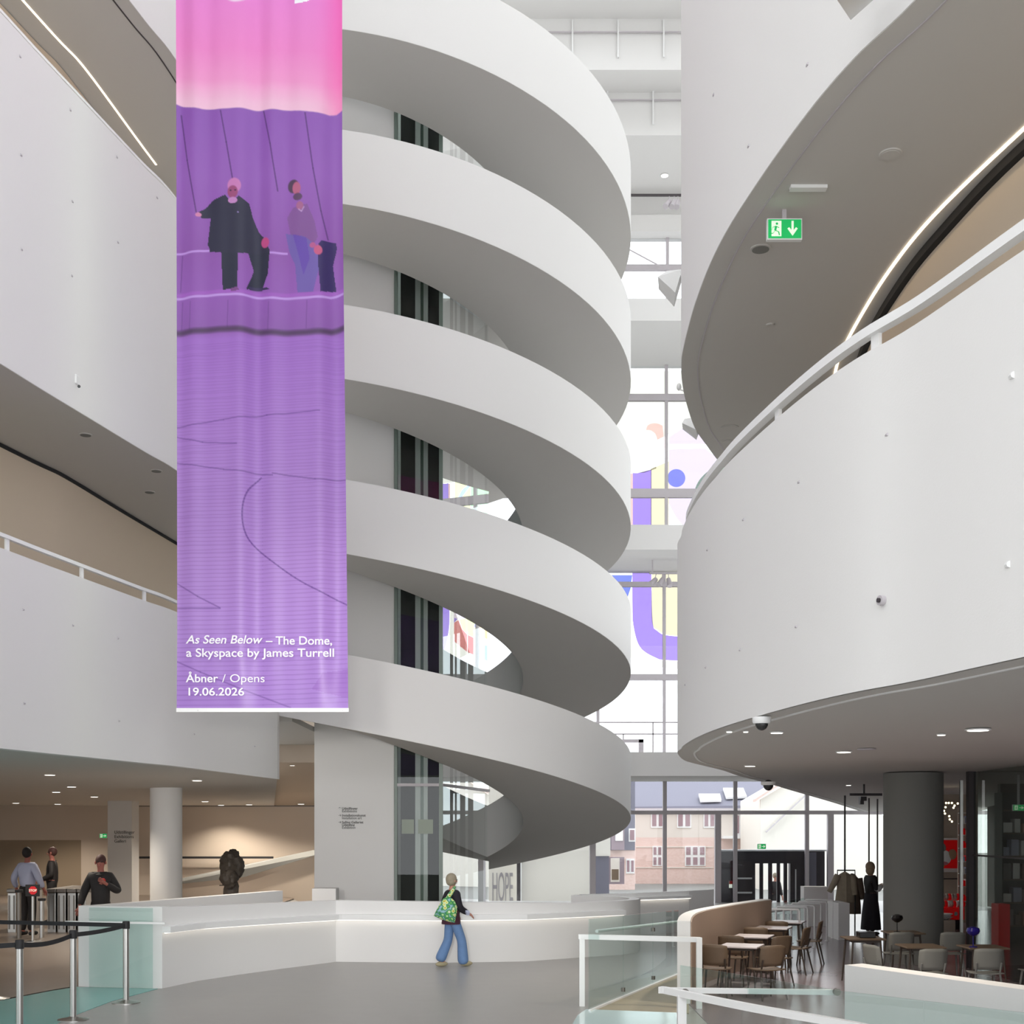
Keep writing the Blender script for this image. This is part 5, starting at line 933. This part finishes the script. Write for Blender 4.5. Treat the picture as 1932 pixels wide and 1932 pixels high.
# hoop rails
def hoop(px, pyb, pyt, l):
    p = Qz(px, pyb, 0); zt = ZZ(pyt, p.y); t = thing('hoop_rail', p, l, 'hoop rail', 'white hoop rails')
    q = p+Vector((-.62, .12, 0)); MB().tube([p, p+Vector((0, 0, zt-.03)), p+Vector((-.03, 0, zt)), q+Vector((.03, 0, zt)), q+Vector((0, 0, zt-.03)), q], .022, 10).build('hoop', 'white_paint', t)
    for v in (p, q): MB().lathe((v.x, v.y, 0.01), [(.05, 0), (.05, .012)], 16).build('foot_plate', 'white_paint', t)
for px, pb, pt, l in ((1508.6, 1809, 1716, 'nearest the cafe tables'), (1524, 1797, 1712, 'second from the cafe tables'), (1536.8, 1789, 1709, 'third from the cafe tables'), (1549, 1781.7, 1705, 'fourth from the cafe tables'), (1560, 1776, 1702, 'fifth from the cafe tables'), (1571.8, 1771, 1698.5, 'farthest, next to the shop counter')): hoop(px, pb, pt, 'white hoop rail along the aisle, '+l)
# shop counter, clothes rack and goods
sc = thing('shop_counter', Q(1590, 1768, 29), 'pale shop display counter at the end of the hoop rails', 'counter')
MB().box(XZ(1582, 28.1), XZ(1603, 28.1), 28.1, 29.1, 0, ZZ(1704, 28.1)).build('cabinet', 'white_plaster', sc); MB().box(XZ(1575, 29), XZ(1581, 29), 28.9, 29.1, .0, ZZ(1710, 29)).build('magazine_stack', 'concrete_grey', sc)
dw = tag(MB().box(XZ(1517, 32), XZ(1562, 32), 32, 32.4, 0, ZZ(1673, 32)).build('display_wall', 'white_plaster'), 'pale low display wall behind the hoop rails by the entrance', 'display wall')
gp = thing('glass_guard', (XZ(1485, 31), 31, 0), 'low clear glass panel behind the hoop rails before the entrance', 'glass screen'); MB().slab([Q(1452, 1775, 30.5), Q(1517, 1765, 31.5), Q(1517, 1694, 31.5), Q(1452, 1705, 30.5)], (0, .01, 0)).build('pane', 'green_glass', gp); MB().bar(Q(1441, 1721, 27.6), Q(1500, 1716, 28.5), .04).build('rail_bar', 'white_paint', gp); MB().box(XZ(1441, 27.6)-.02, XZ(1441, 27.6)+.02, 27.58, 27.62, 0, ZZ(1721, 27.6)).build('post', 'white_paint', gp)
Y = 29.4; rk = thing('clothes_rack', (XZ(1596, Y), Y, 0), 'black metal clothes rack hanging coats beside the shop counter', 'clothes rack')
xa_, xb_, zt = XZ(1580, Y), XZ(1613, Y), ZZ(1642, Y); MB().tube([(xa_, Y, 1.30), (xa_, Y, zt), (xb_, Y, zt), (xb_, Y, 1.30)], .018, 8).build('top_frame', 'black_soft', rk)
for x in (xa_, xb_): MB().tube([(x, Y, 0), (x, Y, 1.3)], .016, 8).build('leg', 'black_soft', rk)
mat('coat_olive', lin(150, 138, 120), .85, noise=.25, scale=9); mat('coat_brown', lin(108, 94, 82), .85, noise=.25, scale=9)
def coat(px0, px1, py0, py1, Y, m, label, slv):
    t = thing('coat', Q((px0+px1)/2, py0, Y), label, 'coat', 'coats on the rack'); cx_ = XZ((px0+px1)/2, Y); hw = (px1-px0)/2*Y/F; z0, z1 = ZZ(py1, Y), ZZ(py0, Y); H_ = z1-z0
    prof = ((.0, .12), (.06, .45), (.14, .80), (.30, .86), (.55, .88), (.8, .96), (1, 1.0)); n = 20; rows = []
    for u, w_ in prof: rows.append([Vector((cx_+hw*w_*math.cos(a)*(1+.06*math.sin(5*a+u*4)), Y+.13*(.5+w_*.5)*math.sin(a)*(1+.12*math.sin(7*a)), z1-H_*u)) for a in [2*PI*k/n for k in range(n)]])
    b = MB(); b.loft(rows, True, True); b.sm = True; b.build('coat_body', m, t)
    for s_, dx, dz in slv: MB().tube([(cx_+s_*hw*.75, Y-.03, z1-H_*.12), (cx_+s_*hw*.75+dx*.5, Y-.07, z1-H_*.12-dz*.5), (cx_+s_*hw*.75+dx, Y-.08, z1-H_*.12-dz)], [.085, .075, .06], 12).build('sleeve', m, t)
coat(1576, 1612, 1645, 1702, 29.3, 'coat_olive', 'olive coat with a stuck-out sleeve on the black clothes rack', ((-1, -.22, .38), (1, .04, .45))); coat(1592, 1624, 1648, 1724, 30.05, 'coat_brown', 'long brown coat behind the olive one on the black clothes rack', ((-1, -.03, .5), (1, .08, .5)))
for px, py, Y, l in ((1594, 1523, 30.2, 'nearest the clothes rack'), (1639.5, 1533, 33, 'behind the person in the long black skirt'), (1655.5, 1536, 34, 'next to the grey column')):
    tag(MB().lathe((XZ(px, Y), Y, .01), [(.022, 0), (.022, 3.3)], 10).build('thin_pole', 'dark_frame'), 'thin dark pole from floor to cafe ceiling, '+l, 'pole')
x = XZ(1420, 28); 
# things seen between column and glass partition
mat('red_gloss', lin(222, 20, 22), .35, emit=lin(222, 20, 22), es=.12); mat('silver_foil', lin(190, 180, 172), .3, metal=.3, noise=.5, scale=30); mat('pink_soft', lin(206, 140, 150), .6); mat('yellow_soft', lin(230, 190, 90), .6)
SYY = 31.0; bx = thing('red_display_box', Q(1802, 1735, SYY), 'bright red shop display box beside the grey column', 'display box'); MB().box(XZ(1772, SYY), XZ(1820, SYY), SYY, SYY+.6, .25, ZZ(1713, SYY)).build('box', 'red_gloss', bx, bevel=.01); MB().tube([Q(1803, 1724, SYY-.003), Q(1803, 1724, SYY-.01)], .05, 18).build('round_mark', 'black_gloss', bx); MB().box(XZ(1774, SYY), XZ(1818, SYY), SYY+.05, SYY+.55, 0, .25).build('plinth', 'black_soft', bx)
bs = thing('white_bowl_stack', Q(1780, 1735, 30.4), 'stack of white bowls on a low stand in front of the red box', 'bowls'); 
MB().lathe((XZ(1780, 30.4), 30.4, ZZ(1735, 30.4)), [(.10, 0), (.22, .06), (.23, .07), (.14, .07), (.22, .14), (.20, .15)], 24).build('bowls', 'white_paint', bs); MB().box(XZ(1768, 30.4), XZ(1797, 30.4), 30.2, 30.6, 0, ZZ(1735, 30.4)).build('stand', 'beige_wall', bs)
random.seed(11)
for k in range(16):
    px, py = 1776+random.random()*44, 1672+random.random()*34; Y = 30.9+random.random()*.5; z = ZZ(1713, 31)+.02 if k < 8 else None
    c = Q(px, py, Y); r = .06+.05*random.random(); base_z = ZZ(1713, 31)
    row, colm = divmod(k, 8); c = Vector((XZ(1777.5+colm*5.4, 31.2), 31.15+.15*row, base_z+.085+(.17 if row else 0)*1.0))
    tag(MB().ell(c, (.066, .066, .087), 14, 10).build('bauble', ('silver_foil', 'red_gloss', 'white_paint')[k % 3] if row == 0 else ('silver_foil', 'silver_foil', 'red_gloss')[k % 3]), 'shiny ornament ball heaped on the red display box', 'ornament', 'ornament balls on the red box')
pf = thing('framed_picture', Q(1790, 1600, 34.8), 'white framed red and grey picture leaning on the shop wall beside the column', 'picture'); Yp = 34.85
MB().box(XZ(1768, Yp), XZ(1812, Yp), Yp-.05, Yp+.05, ZZ(1642, Yp), ZZ(1581, Yp)).build('frame', 'white_paint', pf); MB().box(XZ(1770, Yp), XZ(1807, Yp), Yp-.07, Yp-.05, ZZ(1638, Yp), ZZ(1585, Yp)).build('print', 'red_gloss', pf)
for cx_, cy_, rx, ry, m_ in ((1782, 1618, 13, 14, 'white_paint'), (1797, 1612, 8, 10, 'beige_cloth'), (1780, 1628, 10, 5, 'pink_soft'), (1776, 1634, 6, 3, 'yellow_soft'), (1776, 1600, 9, 10, 'concrete_grey')): MB().ell(Q(cx_, cy_, Yp-.075), (rx*Yp/F, .006, ry*Yp/F), 18, 8).build('picture_shape', m_, pf)
tr = thing('shop_rail_shelf', Q(1790, 1658, 34.9), 'thin dark rail along the shop wall under the framed picture', 'rail'); MB().box(XZ(1768, 34.9), XZ(1815, 34.9), 34.86, 34.9, ZZ(1659, 34.9), ZZ(1657, 34.9)).build('bar', 'dark_frame', tr); MB().box(XZ(1768, 34.9), XZ(1818, 34.9), 34.7, 34.98, ZZ(1645, 34.9), ZZ(1642, 34.9)).build('shelf_board', 'white_plaster', tr)
mat('fairy_bulb', (1, 1, 1), .5, emit=(1., .82, .5), es=5.); fl_ = thing('light_branch', Q(1785, 1530, 31.5), 'branch of warm fairy lights hanging beside the grey column', 'fairy lights')
br = MB(); L_ = [Q(1774, 1519, 31.5), Q(1779, 1528, 31.5), Q(1789, 1516, 31.5), Q(1805, 1515, 31.5)]; br.tube(L_, .012, 6); br.build('branch', 'wood_dark', fl_); MB().tube([Q(1779, 1528, 31.5), Q(1788, 1538, 31.5), Q(1797, 1551, 31.5)], .010, 6).build('branch', 'wood_dark', fl_); MB().tube([Q(1779, 1529, 31.5), Q(1778, 1590, 31.5)], .015, 6).build('cord', 'wood_dark', fl_); MB().tube([Q(1779, 1528, 31.5), Q(1779, 1480, 31.5)], .006, 6).build('hanger', 'wood_dark', fl_)
for px, py in ((1774, 1525), (1785, 1515), (1784, 1523), (1781, 1530), (1777, 1534), (1790, 1515), (1796, 1515), (1807, 1516), (1801, 1520), (1799, 1524), (1783, 1535), (1791, 1540), (1792, 1546), (1796, 1550), (1774, 1538)): MB().ell(Q(px, py, 31.45), (.026, .026, .026), 8, 6).build('bulb', 'fairy_bulb', fl_)
sh = thing('shop_shelf', Q(1822, 1700, 33), 'narrow white shelf unit with red and white goods by the glass partition', 'shelf'); Ys = 33.0
MB().box(XZ(1815, Ys), XZ(1834, Ys), Ys+.3, Ys+.34, 0, ZZ(1525, Ys)).build('back_panel', 'beige_wall', sh)
for py in (1533, 1553, 1575, 1600, 1625, 1648, 1672, 1700): MB().box(XZ(1815, Ys), XZ(1834, Ys), Ys, Ys+.3, ZZ(py+1.5, Ys), ZZ(py, Ys)).build('shelf_board', 'white_paint', sh)
k = 0
for py in (1553, 1575, 1600, 1625, 1648, 1672, 1700):
    for px in (1817, 1823, 1829):
        k += 1; hgt = .12+.08*((k*7) % 5)/5; tag(MB().box(XZ(px, Ys), XZ(px+4.4, Ys), Ys+.03, Ys+.2, ZZ(py, Ys)+.003, ZZ(py, Ys)+hgt).build('goods_box', ('red_gloss', 'white_paint', 'shirt_blue', 'red_gloss')[k % 4]), 'small packaged item on the narrow shop shelf', 'box', 'goods on the narrow shop shelf')
# glass partition at the far side of the cafe
gpn = thing('glass_partition', (8.3, 21.5, 0), 'dark full-height glass partition at the side of the cafe', 'glass partition')
p0, p1 = Vector((8.32, 22.6, 0)), Vector((8.24, 19.4, 0)); MB().slab([p0, p1, p1+Vector((0, 0, 3.55)), p0+Vector((0, 0, 3.55))], (.015, 0, 0)).build('pane', 'smoke_glass', gpn)
MB().box(8.24, 8.36, 22.55, 22.7, 0, 3.56).build('post', 'dark_frame', gpn); MB().box(8.10, 8.15, 22.6, 22.65, 0, 3.4).build('chrome_post', 'steel', gpn); MB().bar((8.32, 22.6, 2.05), (8.24, 19.4, 2.05), .03).build('mid_rail', 'dark_frame', gpn)
mat('shop_dark', lin(60, 62, 54), .6); sd = thing('dark_shelf', (10.6, 27, 0), 'tall dark shelf unit behind the glass partition', 'shelf'); Yd = 27.0
MB().box(XZ(1893, Yd), 11.9, Yd+.4, Yd+.44, 0, 3.3).build('back_panel', 'shop_dark', sd)
for z in (.4, .9, 1.4, 1.9, 2.4, 2.9): MB().box(XZ(1893, Yd), 11.9, Yd, Yd+.4, z, z+.03).build('shelf_board', 'wood_brown', sd)
MB().box(XZ(1891, Yd), XZ(1893, Yd), Yd, Yd+.44, 0, 3.3).build('side_panel', 'shop_dark', sd)
random.seed(2)
for z in (.43, .93, 1.43, 1.93, 2.43):
    x = XZ(1895, Yd)
    while x < 11.3:
        w_ = .10+.12*random.random(); tag(MB().box(x, x+w_, Yd+.05, Yd+.3, z+.003, z+.15+.2*random.random()).build('goods_box', random.choice(['concrete_grey', 'wood_brown', 'beige_cloth', 'white_plaster', 'shirt_blue'])), 'small dim packaged item on the dark shelf behind the glass partition', 'box', 'goods on the dark shelf'); x += w_+.05
rb2 = tag(MB().box(XZ(1884, 26), XZ(1906, 26), 26, 26.4, 0.0, ZZ(1706, 26)).build('red_bin', 'red_gloss', bevel=.01), 'red box standing behind the dark glass partition', 'box')
gs2 = exit_sign(1922, 1524, 22, 12, 24.0, 'dim green exit sign behind the dark glass partition', 3.56-ZZ(1518, 24.0), 'right')
